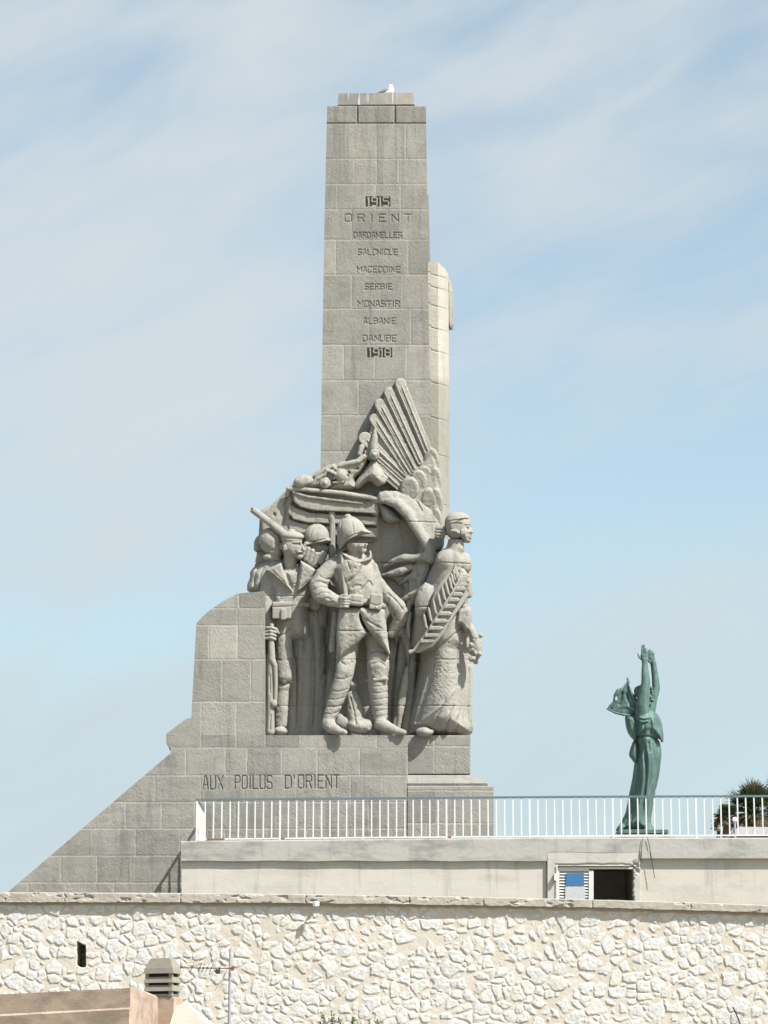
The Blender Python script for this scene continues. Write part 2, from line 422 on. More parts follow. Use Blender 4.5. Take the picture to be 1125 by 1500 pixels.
class Sculpt:
    def __init__(s, u0, u1, v0, v1, w0, w1, step=1.0):
        s.o = np.array([u0, v0, w0], float); s.st = step
        s.n = [int((b - a) / step) + 1 for a, b in ((u0, u1), (v0, v1), (w0, w1))]
        s.D = np.full(s.n, 30.0, np.float32)
    def reg(s, lo, hi, pad):
        i0 = [max(0, int((lo[k] - pad - s.o[k]) / s.st)) for k in range(3)]
        i1 = [min(s.n[k], int((hi[k] + pad - s.o[k]) / s.st) + 2) for k in range(3)]
        if any(b <= a for a, b in zip(i0, i1)): return None
        sl = tuple(slice(a, b) for a, b in zip(i0, i1))
        ax_ = [s.o[k] + s.st * np.arange(i0[k], i1[k]) for k in range(3)]
        return sl, ax_
    def comb(s, sl, d, k, op):
        A = s.D[sl]
        k = k * .62
        if op == 'sub': d = -d
        if k <= 0: s.D[sl] = np.minimum(A, d) if op == 'add' else np.maximum(A, d); return
        if op == 'add':
            h = np.clip(.5 + .5 * (d - A) / k, 0, 1); s.D[sl] = d * (1 - h) + A * h - k * h * (1 - h)
        else:
            h = np.clip(.5 - .5 * (d - A) / k, 0, 1); s.D[sl] = d * (1 - h) + A * h + k * h * (1 - h)
    def path(s, pts, k=4, op='add'):
        P_ = np.array(pts, float); Rm = P_[:, 3].max()
        g = s.reg(P_[:, :3].min(0) - Rm, P_[:, :3].max(0) + Rm, k + 4)
        if g is None: return s
        sl, (x, y, z) = g; D_ = None
        for a, b in zip(P_[:-1], P_[1:]):
            X = x[:, None, None] - a[0]; Y_ = y[None, :, None] - a[1]; Z = z[None, None, :] - a[2]
            e = b[:3] - a[:3]; L = max(e @ e, 1e-9); t = np.clip((X * e[0] + Y_ * e[1] + Z * e[2]) / L, 0, 1)
            d = np.sqrt((X - e[0] * t) ** 2 + (Y_ - e[1] * t) ** 2 + (Z - e[2] * t) ** 2) - (a[3] + (b[3] - a[3]) * t)
            D_ = d if D_ is None else np.minimum(D_, d)
        s.comb(sl, D_, k, op)
        return s
    @staticmethod
    def rot(roll, yaw=0, pit=0):
        a, b, c = math.radians(roll), math.radians(yaw), math.radians(pit)
        Rz = np.array([[math.cos(a), math.sin(a), 0], [-math.sin(a), math.cos(a), 0], [0, 0, 1]])
        Ry = np.array([[math.cos(b), 0, math.sin(b)], [0, 1, 0], [-math.sin(b), 0, math.cos(b)]])
        Rx = np.array([[1, 0, 0], [0, math.cos(c), math.sin(c)], [0, -math.sin(c), math.cos(c)]])
        return Rx @ Ry @ Rz
    def loc(s, c, R_, ax_, Rm):
        x, y, z = ax_; X = x[:, None, None] - c[0]; Y_ = y[None, :, None] - c[1]; Z = z[None, None, :] - c[2]
        return [Rm[i, 0] * X + Rm[i, 1] * Y_ + Rm[i, 2] * Z for i in range(3)]
    def ell(s, c, r, roll=0, yaw=0, pit=0, k=4, op='add', below=None):
        R_ = max(r); g = s.reg(np.array(c) - R_, np.array(c) + R_, k + 4)
        if g is None: return s
        sl, ax_ = g; q = s.loc(c, R_, ax_, s.rot(roll, yaw, pit))
        k0 = np.sqrt(sum((q[i] / r[i]) ** 2 for i in range(3))); k1 = np.sqrt(sum((q[i] / r[i] ** 2) ** 2 for i in range(3))) + 1e-6
        d = k0 * (k0 - 1) / k1
        if below is not None: d = np.maximum(d, q[1] - below)
        s.comb(sl, d, k, op); return s
    def box(s, c, h, roll=0, yaw=0, pit=0, rnd=1.5, k=1.5, op='add'):
        R_ = math.sqrt(sum(a * a for a in h)); g = s.reg(np.array(c) - R_, np.array(c) + R_, k + 3)
        if g is None: return s
        sl, ax_ = g; q = s.loc(c, R_, ax_, s.rot(roll, yaw, pit)); q = [abs(q[i]) - (h[i] - rnd) for i in range(3)]
        d = np.sqrt(sum(np.maximum(a, 0) ** 2 for a in q)) + np.minimum(np.maximum(q[0], np.maximum(q[1], q[2])), 0) - rnd
        s.comb(sl, d, k, op); return s
    def pil(s, pts, wb, wf, edge=12, k=3, smooth=True, op='add', rim=.25):
        """inflated outline: full thickness `edge` pixels in from the rim. wf may be a function of (u, v)"""
        if smooth: pts = catmull(pts, 5)
        a = np.array(pts); wm = wf if not callable(wf) else 5
        g = s.reg([a[:, 0].min(), a[:, 1].min(), wb], [a[:, 0].max(), a[:, 1].max(), wm], k + 3)
        if g is None: return s
        sl, (x, y, z) = g; UU, VV = np.meshgrid(x, y, indexing='ij')
        d2 = poly_sdf(UU, VV, [tuple(p) for p in pts]); t = np.clip(-d2 / edge, 0, 1)
        top = wf(UU, VV) if callable(wf) else wf
        H = wb + (top - wb) * (rim + (1 - rim) * np.sqrt(np.clip(1 - (1 - t) ** 2, 0, 1)))
        Z = z[None, None, :]
        d = np.maximum(np.maximum(d2[..., None], wb - Z), (Z - H[..., None]) * .75)
        s.comb(sl, d, k, op); return s
    def pris(s, pts, w0, w1, rnd=1.2, k=1.5, smooth=False, op='add'):
        if smooth: pts = catmull(pts, 5)
        a = np.array(pts); g = s.reg([a[:, 0].min(), a[:, 1].min(), w0], [a[:, 0].max(), a[:, 1].max(), w1], k + 3)
        if g is None: return s
        sl, (x, y, z) = g; UU, VV = np.meshgrid(x, y, indexing='ij')
        d2 = (poly_sdf(UU, VV, [tuple(p) for p in pts]) + rnd)[..., None]
        dw = np.abs(z - (w0 + w1) / 2)[None, None, :] - ((w1 - w0) / 2 - rnd)
        d = np.minimum(np.maximum(d2, dw), 0) + np.sqrt(np.maximum(d2, 0) ** 2 + np.maximum(dw, 0) ** 2) - rnd
        s.comb(sl, d, k, op); return s
    def br(s, pts, width, amp, fade=.18, smooth=True, wmin=None):
        """carve (amp>0) or raise (amp<0) along a curve, seen from the front"""
        if smooth and len(pts) > 2: pts = catmull(pts, 5, False)
        a = np.array([p[:2] for p in pts]); R_ = width * 2.6
        g = s.reg([a[:, 0].min() - R_, a[:, 1].min() - R_, s.o[2]], [a[:, 0].max() + R_, a[:, 1].max() + R_, s.o[2] + s.n[2] * s.st], 0)
        if g is None: return s
        sl, (x, y, z) = g; UU, VV = np.meshgrid(x, y, indexing='ij'); d, t = seg_dist(UU, VV, [tuple(p) for p in a])
        f = 1.0
        if fade > 0: f = np.clip(np.minimum(t, 1 - t) / fade, 0, 1); f = f * f * (3 - 2 * f)
        b = (amp * 1.25 * f * np.exp(-(d / (width * .88)) ** (1.35 if amp > 0 else 1.7))).astype(np.float32)
        if wmin is None: s.D[sl] += b[..., None]
        else: s.D[sl] += b[..., None] * (np.clip((z - wmin) / 3, 0, 1)[None, None, :]).astype(np.float32)
        return s
    def rough(s, amp, scale, seed=1):
        x = s.o[0] + s.st * np.arange(s.n[0]); y = s.o[1] + s.st * np.arange(s.n[1]); UU, VV = np.meshgrid(x, y, indexing='ij')
        s.D += (amp * (fbm(UU / scale + 900, VV / scale + 900, seed, 3) - .5) * 2)[..., None].astype(np.float32); return s
    def mesh(s, name, mat, parent, Y0=YM, unit=None, label=None):
        unit = unit or Y0 / F
        D = np.pad(s.D, 1, constant_values=30.0)
        g = openvdb.FloatGrid(30.0); g.copyFromArray(np.ascontiguousarray(D, dtype=np.float32))
        vs, q = g.convertToQuads(0.0)
        vs = np.asarray(vs, float) - 1.0
        c = vs * s.st + s.o
        world_ = P(c[:, 0], c[:, 1], Y0 - c[:, 2] * unit)
        q = np.asarray(q).astype(np.int64)
        # orientation
        return link(name, world_, q[:, ::-1].copy(), mat, parent, True, label=label)

# ------------------------------------------------------------------ stroke lettering (unit cell, y down)
GL = {'A': [[(0, 1), (.35, 0), (.65, 0), (1, 1)], [(.12, .68), (.88, .68)]], 'B': [[(0, 0), (0, 1), (.8, 1), (1, .85), (1, .62), (.8, .48), (0, .48)], [(.8, .48), (.95, .35), (.95, .12), (.78, 0), (0, 0)]],
      'C': [[(1, .12), (.85, 0), (.15, 0), (0, .12), (0, .88), (.15, 1), (.85, 1), (1, .88)]], 'D': [[(0, 0), (0, 1), (.75, 1), (1, .85), (1, .15), (.75, 0), (0, 0)]],
      'E': [[(1, 0), (0, 0), (0, 1), (1, 1)], [(0, .48), (.75, .48)]], 'I': [[(.5, 0), (.5, 1)]], 'L': [[(0, 0), (0, 1), (1, 1)]],
      'M': [[(0, 1), (0, 0), (.5, .6), (1, 0), (1, 1)]], 'N': [[(0, 1), (0, 0), (1, 1), (1, 0)]], 'O': [[(.15, 0), (0, .12), (0, .88), (.15, 1), (.85, 1), (1, .88), (1, .12), (.85, 0), (.15, 0)]],
      'P': [[(0, 1), (0, 0), (.8, 0), (1, .12), (1, .42), (.8, .54), (0, .54)]], 'Q': [[(.15, 0), (0, .12), (0, .88), (.15, 1), (.85, 1), (1, .88), (1, .12), (.85, 0), (.15, 0)], [(.6, .75), (1.05, 1.08)]],
      'R': [[(0, 1), (0, 0), (.8, 0), (1, .12), (1, .38), (.8, .5), (0, .5)], [(.55, .5), (1, 1)]], 'S': [[(1, .12), (.85, 0), (.15, 0), (0, .12), (0, .38), (.15, .48), (.85, .52), (1, .62), (1, .88), (.85, 1), (.15, 1), (0, .88)]],
      'T': [[(0, 0), (1, 0)], [(.5, 0), (.5, 1)]], 'U': [[(0, 0), (0, .88), (.15, 1), (.85, 1), (1, .88), (1, 0)]], 'X': [[(0, 0), (1, 1)], [(1, 0), (0, 1)]], "'": [[(.5, 0), (.5, .22)]],
      '1': [[(.15, .12), (.5, 0), (.5, 1)]], '9': [[(1, .5), (.15, .5), (0, .38), (0, .12), (.15, 0), (.85, 0), (1, .12), (1, .88), (.85, 1), (.1, 1)]], '5': [[(1, 0), (0, 0), (0, .42), (.85, .42), (1, .54), (1, .88), (.85, 1), (0, 1)]],
      '8': [[(.15, 0), (0, .1), (0, .36), (.15, .47), (0, .6), (0, .88), (.15, 1), (.85, 1), (1, .88), (1, .6), (.85, .47), (1, .36), (1, .1), (.85, 0), (.15, 0)], [(.15, .47), (.85, .47)]]}
def letters(U, V, text, u0, u1, v0, v1, r, gap=.38, mask=None):
    """distance based mask of carved strokes"""
    n = len(text); wd = {'I': .35, "'": .3, ' ': .75, '1': .6, 'M': 1.15}
    ws = [wd.get(c, 1.0) for c in text]; tot = sum(ws) + gap * (n - 1); k = (u1 - u0) / tot; x = u0
    mask = np.zeros(U.shape) if mask is None else mask
    sel = (U > u0 - 4) & (U < u1 + 4) & (V > v0 - 4) & (V < v1 + 4)
    UU, VV = U[sel], V[sel]; acc = np.zeros(UU.shape)
    for c, w in zip(text, ws):
        for st in GL.get(c, []):
            d, _ = seg_dist(UU, VV, [(x + a * w * k, v0 + b * (v1 - v0)) for a, b in st]); acc = np.maximum(acc, smooth01((r + .45 - d) / .9))
        x += (w + gap) * k
    mask[sel] = np.maximum(mask[sel], acc); return mask

def masonry(U, V, rows, seed=0, tool=.010, jd=.009):
    d = np.full(U.shape, 99.0); tint = np.zeros(U.shape); rg = np.random.default_rng(seed); dark = np.zeros(U.shape)
    wob = (fbm(U / 9, V / 9, seed + 3, 2) - .5) * 1.0
    rot = np.zeros(U.shape)
    for (a, b, js) in rows:
        sel = (V >= a) & (V < b); js = sorted(js)
        bins = np.digitize(U[sel] + wob[sel], js); tv = rg.normal(0, .42, len(js) + 1); rv = rg.uniform(.35, 1.0, len(js) + 1)
        tint[sel] = tv[bins]; rot[sel] = rv[bins]
        dd = np.full(sel.sum(), 99.0)
        for j in js: dd = np.minimum(dd, np.abs(U[sel] + wob[sel] - j))
        dd = np.minimum(dd, np.minimum(np.abs(V[sel] + wob[sel] - a), np.abs(V[sel] + wob[sel] - b)))
        d[sel] = np.minimum(d[sel], dd)
    pres = smooth01((fbm(U / 14, V / 14, seed + 11, 3) - .30) / .25)
    jm = np.exp(-(d / .75) ** 2)
    H = -jd * np.exp(-(d / 1.0) ** 2) + .7 * tool * rot * ((fbm(U / 2.2, V / 2.2, seed + 21, 3) - .5) * 2) + .012 * (fbm(U / 30, V / 20, seed + 5, 3) - .5)
    joint = jm * (.08 + .42 * pres)
    return H, tint, joint, d

# ------------------------------------------------------------------ THE SETTING
def strip(name, pts, z, mat):
    link(name, [(x, y, z) for x, y in pts], [list(range(len(pts)))], mat, None, False)
    o = COL.objects[-1] if False else bpy.data.objects[name]; o['kind'] = 'structure'
GZ = -1.7
strip('ground', [(-4000, -500), (4000, -500), (4000, 9000), (-4000, 9000)], GZ, M['earth'])
ZT = float(P(562, 1308, YW)[2])                # level of the esplanade behind the rubble wall
mb = MB(); mb.box((0, (YW + 1.2 + 400) / 2, (GZ + ZT - .35) / 2), (60, (400 - YW - 1.2) / 2, (ZT - .35 - GZ) / 2))
o = mb.build('esplanade', M['earth']); o['kind'] = 'structure'
mb = MB(); mb.box((0, 30, GZ + .02), (60, 6, .016)); o = mb.build('road', M['asph']); o['kind'] = 'structure'

# ------------------------------------------------------------------ rubble retaining wall
wall = thing('rubble_wall', pt(562, 1600, YW), 'long white rubble limestone retaining wall with beige mortar and a thin coping along its top', 'stone wall')
def cop_top(u): return 1307.5 + .0035 * np.maximum(u, 0) + 15.0 * (np.clip(u, 0, 1250) / 1125.0) ** 2.6
def cop_bot(u): return cop_top(u) + 14.5 - 3.5 * np.clip(u / 1125.0, 0, 1)
step = .8
un = np.arange(-70, 1196, step); tv = np.linspace(0, 1, int(262 / step))
U = np.repeat(un[None, :], len(tv), 0); VB = 1580.0
V = cop_bot(U) - 2.5 + (VB - cop_bot(U) + 2.5) * tv[:, None]
# jittered Voronoi stones of uneven size
cu, cv = 14.2, 11.6
wu = U + 7.0 * (fbm(U / 9, V / 9, 41, 2) - .5); wv = V + 6.0 * (fbm(U / 11, V / 11, 52, 3) - .5)
gi0 = np.floor(wu / cu).astype(int) + 40; gj0 = np.floor(wv / cv).astype(int)
rg = np.random.default_rng(5); JX = rg.random((256, 256)); JY = rg.random((256, 256)); JW = rg.random((256, 256)); JK = rg.random((256, 256)); JT = rg.random((256, 256, 4))
f1 = np.full(U.shape, 1e9); f2 = np.full(U.shape, 1e9); ida = np.zeros(U.shape, int); idb = np.zeros(U.shape, int); cxu = np.zeros(U.shape); cxv = np.zeros(U.shape)
for a in range(-2, 3):
    for b in range(-2, 3):
        i = gi0 + a; j = gj0 + b; ii = i % 256; jj = j % 256
        px = (i - 40 + .12 + .76 * JX[ii, jj]) * cu; py = (j + .12 + .76 * JY[ii, jj]) * cv
        asp = .75 + .7 * JT[ii, jj, 3]
        d = np.sqrt(((wu - px) / asp) ** 2 + ((wv - py)) ** 2) - 13.5 * (JW[ii, jj] - .5) + np.where(JK[ii, jj] < .26, 60, 0)
        mk = d < f1
        f2 = np.where(mk, f1, np.minimum(f2, d)); ida = np.where(mk, ii, ida); idb = np.where(mk, jj, idb); cxu = np.where(mk, px, cxu); cxv = np.where(mk, py, cxv)
        f1 = np.where(mk, d, f1)
gap = f2 - f1
mw = 1.1 + 3.2 * smooth01((fbm(U / 26, V / 22, 77, 2) - .35) / .35)     # mortar is smeared wider in places
st_ = smooth01((gap - mw) / 2.0)
tilt = ((JT[ida, idb, 0] - .5) * (wu - cxu) + (JT[ida, idb, 1] - .5) * (wv - cxv)) / 9.0
rid = np.abs(fbm(U / 5.5, V / 5.5, 61, 4) - .5) * 2
H = st_ * (.012 + .016 * JT[ida, idb, 2] + .020 * tilt + .015 * np.clip(gap / 7, 0, 1)) + st_ * (0.028 * (fbm(U / 4.6, V / 4.6, 33, 4) - .5) - .012 * rid) \
    + (1 - st_) * .014 * (fbm(U / 6, V / 6, 13, 3) - .5)
H *= .62; H += .03 * (fbm(U / 60, V / 50, 17, 2) - .5)
# the plain mortar band right under the coping
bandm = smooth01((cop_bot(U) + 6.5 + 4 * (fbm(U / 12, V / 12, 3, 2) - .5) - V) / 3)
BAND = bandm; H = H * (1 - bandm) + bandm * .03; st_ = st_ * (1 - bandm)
# loophole
lo = [(112.5, 1378.5), (126, 1385), (125.5, 1416.5), (119, 1417.5), (112, 1414)]
dl = poly_sdf(U + 1.0 * (fbm(U / 4, V / 4, 9, 2) - .5), V, lo)
H = H - .9 * smooth01((-dl) / 1.6)
sh = smooth01((4 - dl) / 3); st_ = np.maximum(st_ * (1 - .0 * sh), 0)
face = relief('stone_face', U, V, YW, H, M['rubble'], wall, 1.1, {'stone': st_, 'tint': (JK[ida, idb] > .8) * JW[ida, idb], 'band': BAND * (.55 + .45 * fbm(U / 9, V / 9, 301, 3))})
# coping
un = np.arange(-70, 1196, 1.0); tv = np.linspace(0, 1, 18)
U = np.repeat(un[None, :], len(tv), 0)
edge_n = 1.6 * (fbm(U / 7, V[:1, :1] * 0 + 1 + U * 0, 19, 3) - .5)
V = cop_top(U) + .9 * (fbm(U / 25, U * 0 + 3, 23, 3) - .5) + (cop_bot(U) + edge_n - cop_top(U)) * tv[:, None]
Hc = .15 + .012 * (fbm(U / 5, V / 4, 71, 3) - .5) - .05 * smooth01((1.2 - (V - cop_top(U))) / 2) - .03 * smooth01((fbm(U / 16, V / 7, 83, 3) - .62) / .1)
for uu in (96, 264, 448, 600, 709, 868, 1010):
    Hc -= .035 * np.exp(-((U - uu - 2.2 * (fbm(V / 5, U * 0 + uu, 5, 2) - .5) * 2) / .8) ** 2)
relief('coping', U, V, YW, Hc, M['coping'], wall, 1.15, None)

# ------------------------------------------------------------------ MONUMENT: masonry parts
mon = thing('war_memorial', pt(540, 1320, YM + 3), 'tall grey granite war memorial with inscribed pillar, carved soldiers and a sloping left flank', 'monument')
inter = lambda xs, ys: (lambda v: np.interp(v, xs, ys))
def wallpart(name, ul, ur, vt, vb, rows, Y, depth, seed, mat='stone', text=None, tool=.010, step=.8, grime_shade=None):
    U, V = gridUV(ul, ur, vt, vb, step)
    H, tint, joint, d = masonry(U, V, rows, seed, tool)
    sm = np.zeros(U.shape)
    if text:
        L = np.zeros(U.shape)
        for t in text: letters(U, V, *t, mask=L)
        H -= .032 * L; sm = np.maximum(sm, .10 * L); joint *= (1 - L)  # letter grooves: dirt and groove shade put into the colour
    if grime_shade: sm = np.maximum(sm, grime_shade(U, V)); 
    return relief(name, U, V, Y, H, M[mat], mon, depth, {'tint': tint, 'joint': joint, 'grime_shade': np.clip(sm, 0, 1)})
# lower flank and plinth
rowsL = [(1095, 1136, [272, 330.5, 362, 413, 465, 527, 597]), (1136, 1175, [227.5, 294, 358, 434, 514, 560, 597, 640]), (1175, 1214, [184, 236.5, 286, 345, 405, 470, 540, 600, 660]),
         (1214, 1253.5, [135, 198.4, 263, 330, 392, 450, 511, 575, 633, 690]), (1253.5, 1293, [89, 142, 192, 250, 310, 372, 430, 497, 560, 615, 672]), (1293, 1345, [41, 96, 167, 222, 280, 345, 410, 470, 530, 590, 650])]
txt = [("AUX", 297, 326, 1137, 1156, .75, .45), ("POILUS", 344, 398, 1136.5, 1155.5, .75, .42), ("D'", 417.5, 432, 1136, 1155, .75, .35), ("ORIENT", 436.5, 496.5, 1135.5, 1154.5, .75, .42)]
slope = lambda v: 250 - (v - 1103) * (240 / 205.0)
stain_shadowL = lambda U, V: .28 * np.exp(-((U - 486) / 7) ** 2) * smooth01((1106 - V) / 10) * smooth01((V - 1077) / 3) + .14 * smooth01((fbm(U / 34, V / 14, 91, 4) - .50) / .2) + .10 * smooth01((fbm(U / 5, V / 40, 95, 3) - .54) / .2)  # stains, plus the soldier's foot shadow painted on the stone below
wallpart('flank_and_plinth', slope, 597.5, 1103, 1345, rowsL, YM, 6.0, 1, text=txt, grime_shade=stain_shadowL)
wallpart('corner_notch', lambda v: 250 + 0 * v, 597.5, 1095.3, 1103, [(1095, 1136, [272, 330.5, 362, 413, 465, 527])], YM, 6.0, 1)
wallpart('ledge_course', inter([1077, 1089, 1095.3], [243.5, 243.5, 247]), 597.5, 1077, 1095.3, [(1070, 1095.3, [295, 346, 389, 440, 497, 552])], YM, 5.6, 2, grime_shade=stain_shadowL)
arcl = inter([866, 868, 870, 875, 880, 887, 895, 903, 913, 1052, 1052.5, 1075, 1077], [386, 362, 347, 337, 328, 317, 306, 297, 287.5, 280, 273, 243.5, 243.5])
wallpart('buttress', arcl, 387.3, 866, 1077, [(866, 891, [350]), (891, 916, [347.5]), (916, 966, [306, 348]), (966, 1028, [325.5, 367.5]), (1028, 1095, [295, 346])], YM, 5.2, 3)
# right-hand lower corner: recessed course, sloping moulding, wider foot
wallpart('corner_block', 597.5, lambda v: 689 + 0 * v, 1077, 1133, [(1077, 1093.3, [636.5]), (1093.3, 1133, [636, 690])], YM + .34, 4.8, 4)
U, V = gridUV(597.5, lambda v: np.interp(v, [1133, 1147, 1150.5], [689.5, 713, 715]), 1133, 1151, .8)
Hm = np.interp(V, [1133, 1147, 1148, 1151], [-.34, .02, .02, .0]); H, tint, joint, d = masonry(U, V, [(1125, 1160, [617, 668])], 5)
relief('sloping_moulding', U, V, YM, Hm + H, M['stone'], mon, 5.0, {'tint': tint, 'joint': joint * .3, 'grime_shade': 0 * U})
wallpart('foot_block', 597.5, lambda v: 723 + 0 * v, 1151, 1345, [(1151, 1158, []), (1158, 1206, [640, 690]), (1206, 1250, [625, 665, 702]), (1250, 1345, [645, 700])], YM - .02, 5.2, 6)
# pillar
YS = YM + 85 * S
rowsS = [(155, 180.4, [523.5, 578.6]), (180.4, 232.7, [507.5, 551.5, 594.5]), (232.7, 269.4, [519, 552, 584]), (269.4, 306.5, [494, 550, 587]), (306.5, 351, [515, 587]), (351, 402.4, [492, 598]),
         (402.4, 452.5, [515, 590]), (452.5, 505.2, [541, 602]), (505.2, 557, [503.5, 549.5, 596]), (557, 608.2, [525.5, 596]), (608.2, 661, [498.5, 545, 600]), (661, 800, [530, 590])]
tS = [("ORIENT", 505, 602, 314, 324.5, .68, .95), ("DARDANELLES", 518, 588, 340.5, 348.5, .64, .34), ("SALONIQUE", 524.5, 582, 365.5, 373.5, .64, .34),
      ("MACEDOINE", 523, 586, 391, 399, .64, .34), ("SERBIE", 534.5, 574, 416, 424, .64, .34), ("MONASTIR", 524, 585, 441, 449.5, .64, .34), ("ALBANIE", 532, 579.5, 466, 474.5, .64, .34), ("DANUBE", 531, 580.5, 491.5, 500, .64, .34)]
fl = inter([155, 180.4, 340, 557, 690, 780], [479.3, 478.6, 475, 471.4, 469.4, 468]); fr_ = inter([155, 180.4, 400, 557, 700, 780], [624, 624.2, 627, 629.6, 632.5, 633.5])
U, V = gridUV(fl, fr_, 155, 780, .75)
H, tint, joint, d = masonry(U, V, rowsS, 8, .008); sm = np.zeros(U.shape)
L = np.zeros(U.shape)
for t in tS: letters(U, V, *t, mask=L)
H -= .024 * L; sm = .10 * L; joint = joint * (1 - L)  # pillar lettering darkened too: dirt and shade painted into the strokes
# years: figures left standing in a sunk panel, its dirt and shade painted dark
for (tx, a, b, c, e) in (("1915", 537.5, 569, 289.5, 301), ("1918", 540, 571.5, 511, 522)):
    D_ = letters(U, V, tx, a, b, c, e, 1.35, .30)
    box = smooth01((U - a + 2.6) / .8) * smooth01((b + 2.6 - U) / .8) * smooth01((V - c + 1.6) / .8) * smooth01((e + 1.6 - V) / .8)
    sunk = box * (1 - D_); H -= .09 * sunk; sm = np.maximum(sm, .2 * sunk)
# rain streaks running down from the two joints of the top course
for (uu, ll) in ((523.5, 60), (578.6, 55), (551, 90)):
    sm = np.maximum(sm, .38 * np.exp(-((U - uu - (V - 160) * .02) / (1.6 + (V - 155) * .03)) ** 2) * smooth01((155 + ll - V) / ll) * smooth01((V - 156) / 5))
    if uu != 551: H -= .05 * np.exp(-((U - uu) / 1.0) ** 2) * (V < 180)
sm = np.maximum(sm, .20 * smooth01((fbm(U / 5, V / 80, 201, 3) - .50) / .22) * (.35 + .65 * smooth01((420 - V) / 260))); sm = np.maximum(sm, .12 * smooth01((fbm(U / 28, V / 22, 211, 3) - .52) / .2))
H -= .03 * np.exp(-((V - 180.6) / .8) ** 2); sm = np.maximum(sm, .22 * np.exp(-((V - 181.5) / 1.0) ** 2))
relief('pillar', U, V, YS, H, M['stone'], mon, 4.6, {'tint': tint * .8, 'joint': joint * .7, 'grime_shade': np.clip(sm, 0, 1)})
YC = YS + .22
mb = MB(); mb.prism([(496, 136.8), (604.6, 135.8), (607.6, 152.6), (494.6, 153.4)], YC, YC + 2.9); mb.build('capstone', M['cap'], mon)
mb = MB(); mb.prism([(500, 152.0), (603, 151.3), (603, 158), (500, 158)], YC + .12, YC + 2.7); mb.build('capstone_gap', M['dark'], mon)  # near-black filler draws the dark gap under the capstone

# second pillar behind: only a dark edge, then the pale faceted pier with its carved disc
def facet(name, plan, vtops, vb, mat, Y0, rowsv, seed):
    """vertical faceted pier; plan: list of (u, w) corners from left to right (w px behind Y0)"""
    parts = []
    us, ts, Vr = [], [], []
    n = 70; allv = []; tint = []; jn = []; fs = []
    m = int((vb - min(vtops)) / 1.2)
    rg = np.random.default_rng(seed)
    for s_ in range(len(plan) - 1):
        (ua, wa), (ub, wb) = plan[s_], plan[s_ + 1]; k = max(2, int(max(abs(ub - ua), 3) / .9) + 1)
        t = np.linspace(0, 1, k)[None, :]; r = np.linspace(0, 1, m)[:, None]
        top = vtops[s_] * (1 - t) + vtops[s_ + 1] * t
        Vv = top + (vb - top) * r; sl = (ua * (1 - t) + ub * t); Uu = sl + (Vv - 383) * .004 * ((sl - 600) / 60)
        Wd = (wa * (1 - t) + wb * t) + 0 * r
        jr = np.full(Vv.shape, 99.0)
        for q in rowsv: jr = np.minimum(jr, np.abs(Vv - (q + (s_ * 2.4 if s_ else 0) + t * (3.4 if s_ else 0))))
        ti = np.zeros(Vv.shape)
        for i, q in enumerate(rowsv): ti = np.where(Vv > q, rg.normal(0, .25), ti)
        Hh = -.018 * np.exp(-(jr / .8) ** 2) + .006 * (fbm(Uu / 3 + s_ * 20, Vv / 3, seed, 2) - .5)
        Pw = P(Uu, Vv, Y0 + Wd * S); Pw[..., 1] -= Hh
        o0 = sum(len(x) for x in allv); idx = o0 + np.arange(m * k).reshape(m, k)
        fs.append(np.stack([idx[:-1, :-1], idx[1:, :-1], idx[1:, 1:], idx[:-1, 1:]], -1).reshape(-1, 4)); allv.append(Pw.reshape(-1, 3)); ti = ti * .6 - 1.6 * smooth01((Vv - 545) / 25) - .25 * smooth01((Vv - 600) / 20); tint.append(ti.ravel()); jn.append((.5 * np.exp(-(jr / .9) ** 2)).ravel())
    vv = np.concatenate(allv); tt = np.concatenate(tint); jj = np.concatenate(jn)
    return link(name, vv, np.concatenate(fs), M[mat], mon, False, {'tint': tt, 'joint': jj * 0, 'grime_shade': jj * .35})
facet('pale_pier', [(620, 14), (631, 14), (641.5, 14), (652, 26), (657, 44), (657, 120), (620, 120)], [384, 384, 384, 394, 402, 402, 384], 790, 'pale', YS, [399, 417, 444, 477, 510, 557, 608, 661, 732], 3)
mb = MB(); mb.prism([(623, 285), (627.6, 285), (630.3, 380), (632, 660), (623, 660)], YS + .9, YS + 3.2); mb.build('rear_pillar', M['stone'], mon)
sc = Sculpt(640, 680, 395, 495, -220, -140, 1.0)
sc.pil([(657, 409), (660.5, 413), (663.6, 425), (665, 450), (665, 476), (663, 483), (656, 484), (652, 470), (652, 430)], -215, -150, 6, smooth=False)
sc.mesh('wreath_disc', M['carved'], mon, YM)

# ------------------------------------------------------------------ MONUMENT: carved figures
CV = M['carved']
COURSES = [825, 890, 940, 966, 1034]
# back wall of drapery behind the group
sc = Sculpt(360, 695, 700, 1082, -98, -30, 1.25)
sc.pris([(386, 1080), (386, 868), (367, 868), (366, 838), (373, 829), (378, 800), (379, 775), (382, 748), (400, 738), (424, 714), (470, 712), (560, 722), (628, 740), (648, 770), (652, 812), (656, 860), (652, 960), (688, 1000), (688, 1080)], -97, -82, 3)
for (u0, v0, u1, v1, r, w) in [(432, 880, 428, 1078, 11, -70), (450, 890, 446, 1078, 12, -66), (470, 900, 464, 1078, 11, -70), (420, 960, 420, 1078, 8, -74), (488, 960, 476, 1078, 9, -74), (512, 940, 520, 1078, 10, -78), (535, 960, 540, 1078, 9, -78),
                              (578, 905, 566, 1078, 11, -70), (592, 905, 580, 1078, 10, -64), (604, 950, 594, 1078, 9, -58), (440, 840, 436, 900, 12, -70), (470, 840, 468, 910, 12, -72)]:
    w -= 9; sc.path([(u0, v0, w - 5, r * .8), ((u0 + u1) / 2, (v0 + v1) / 2, w, r), (u1, v1, w + 2, r)], 5)
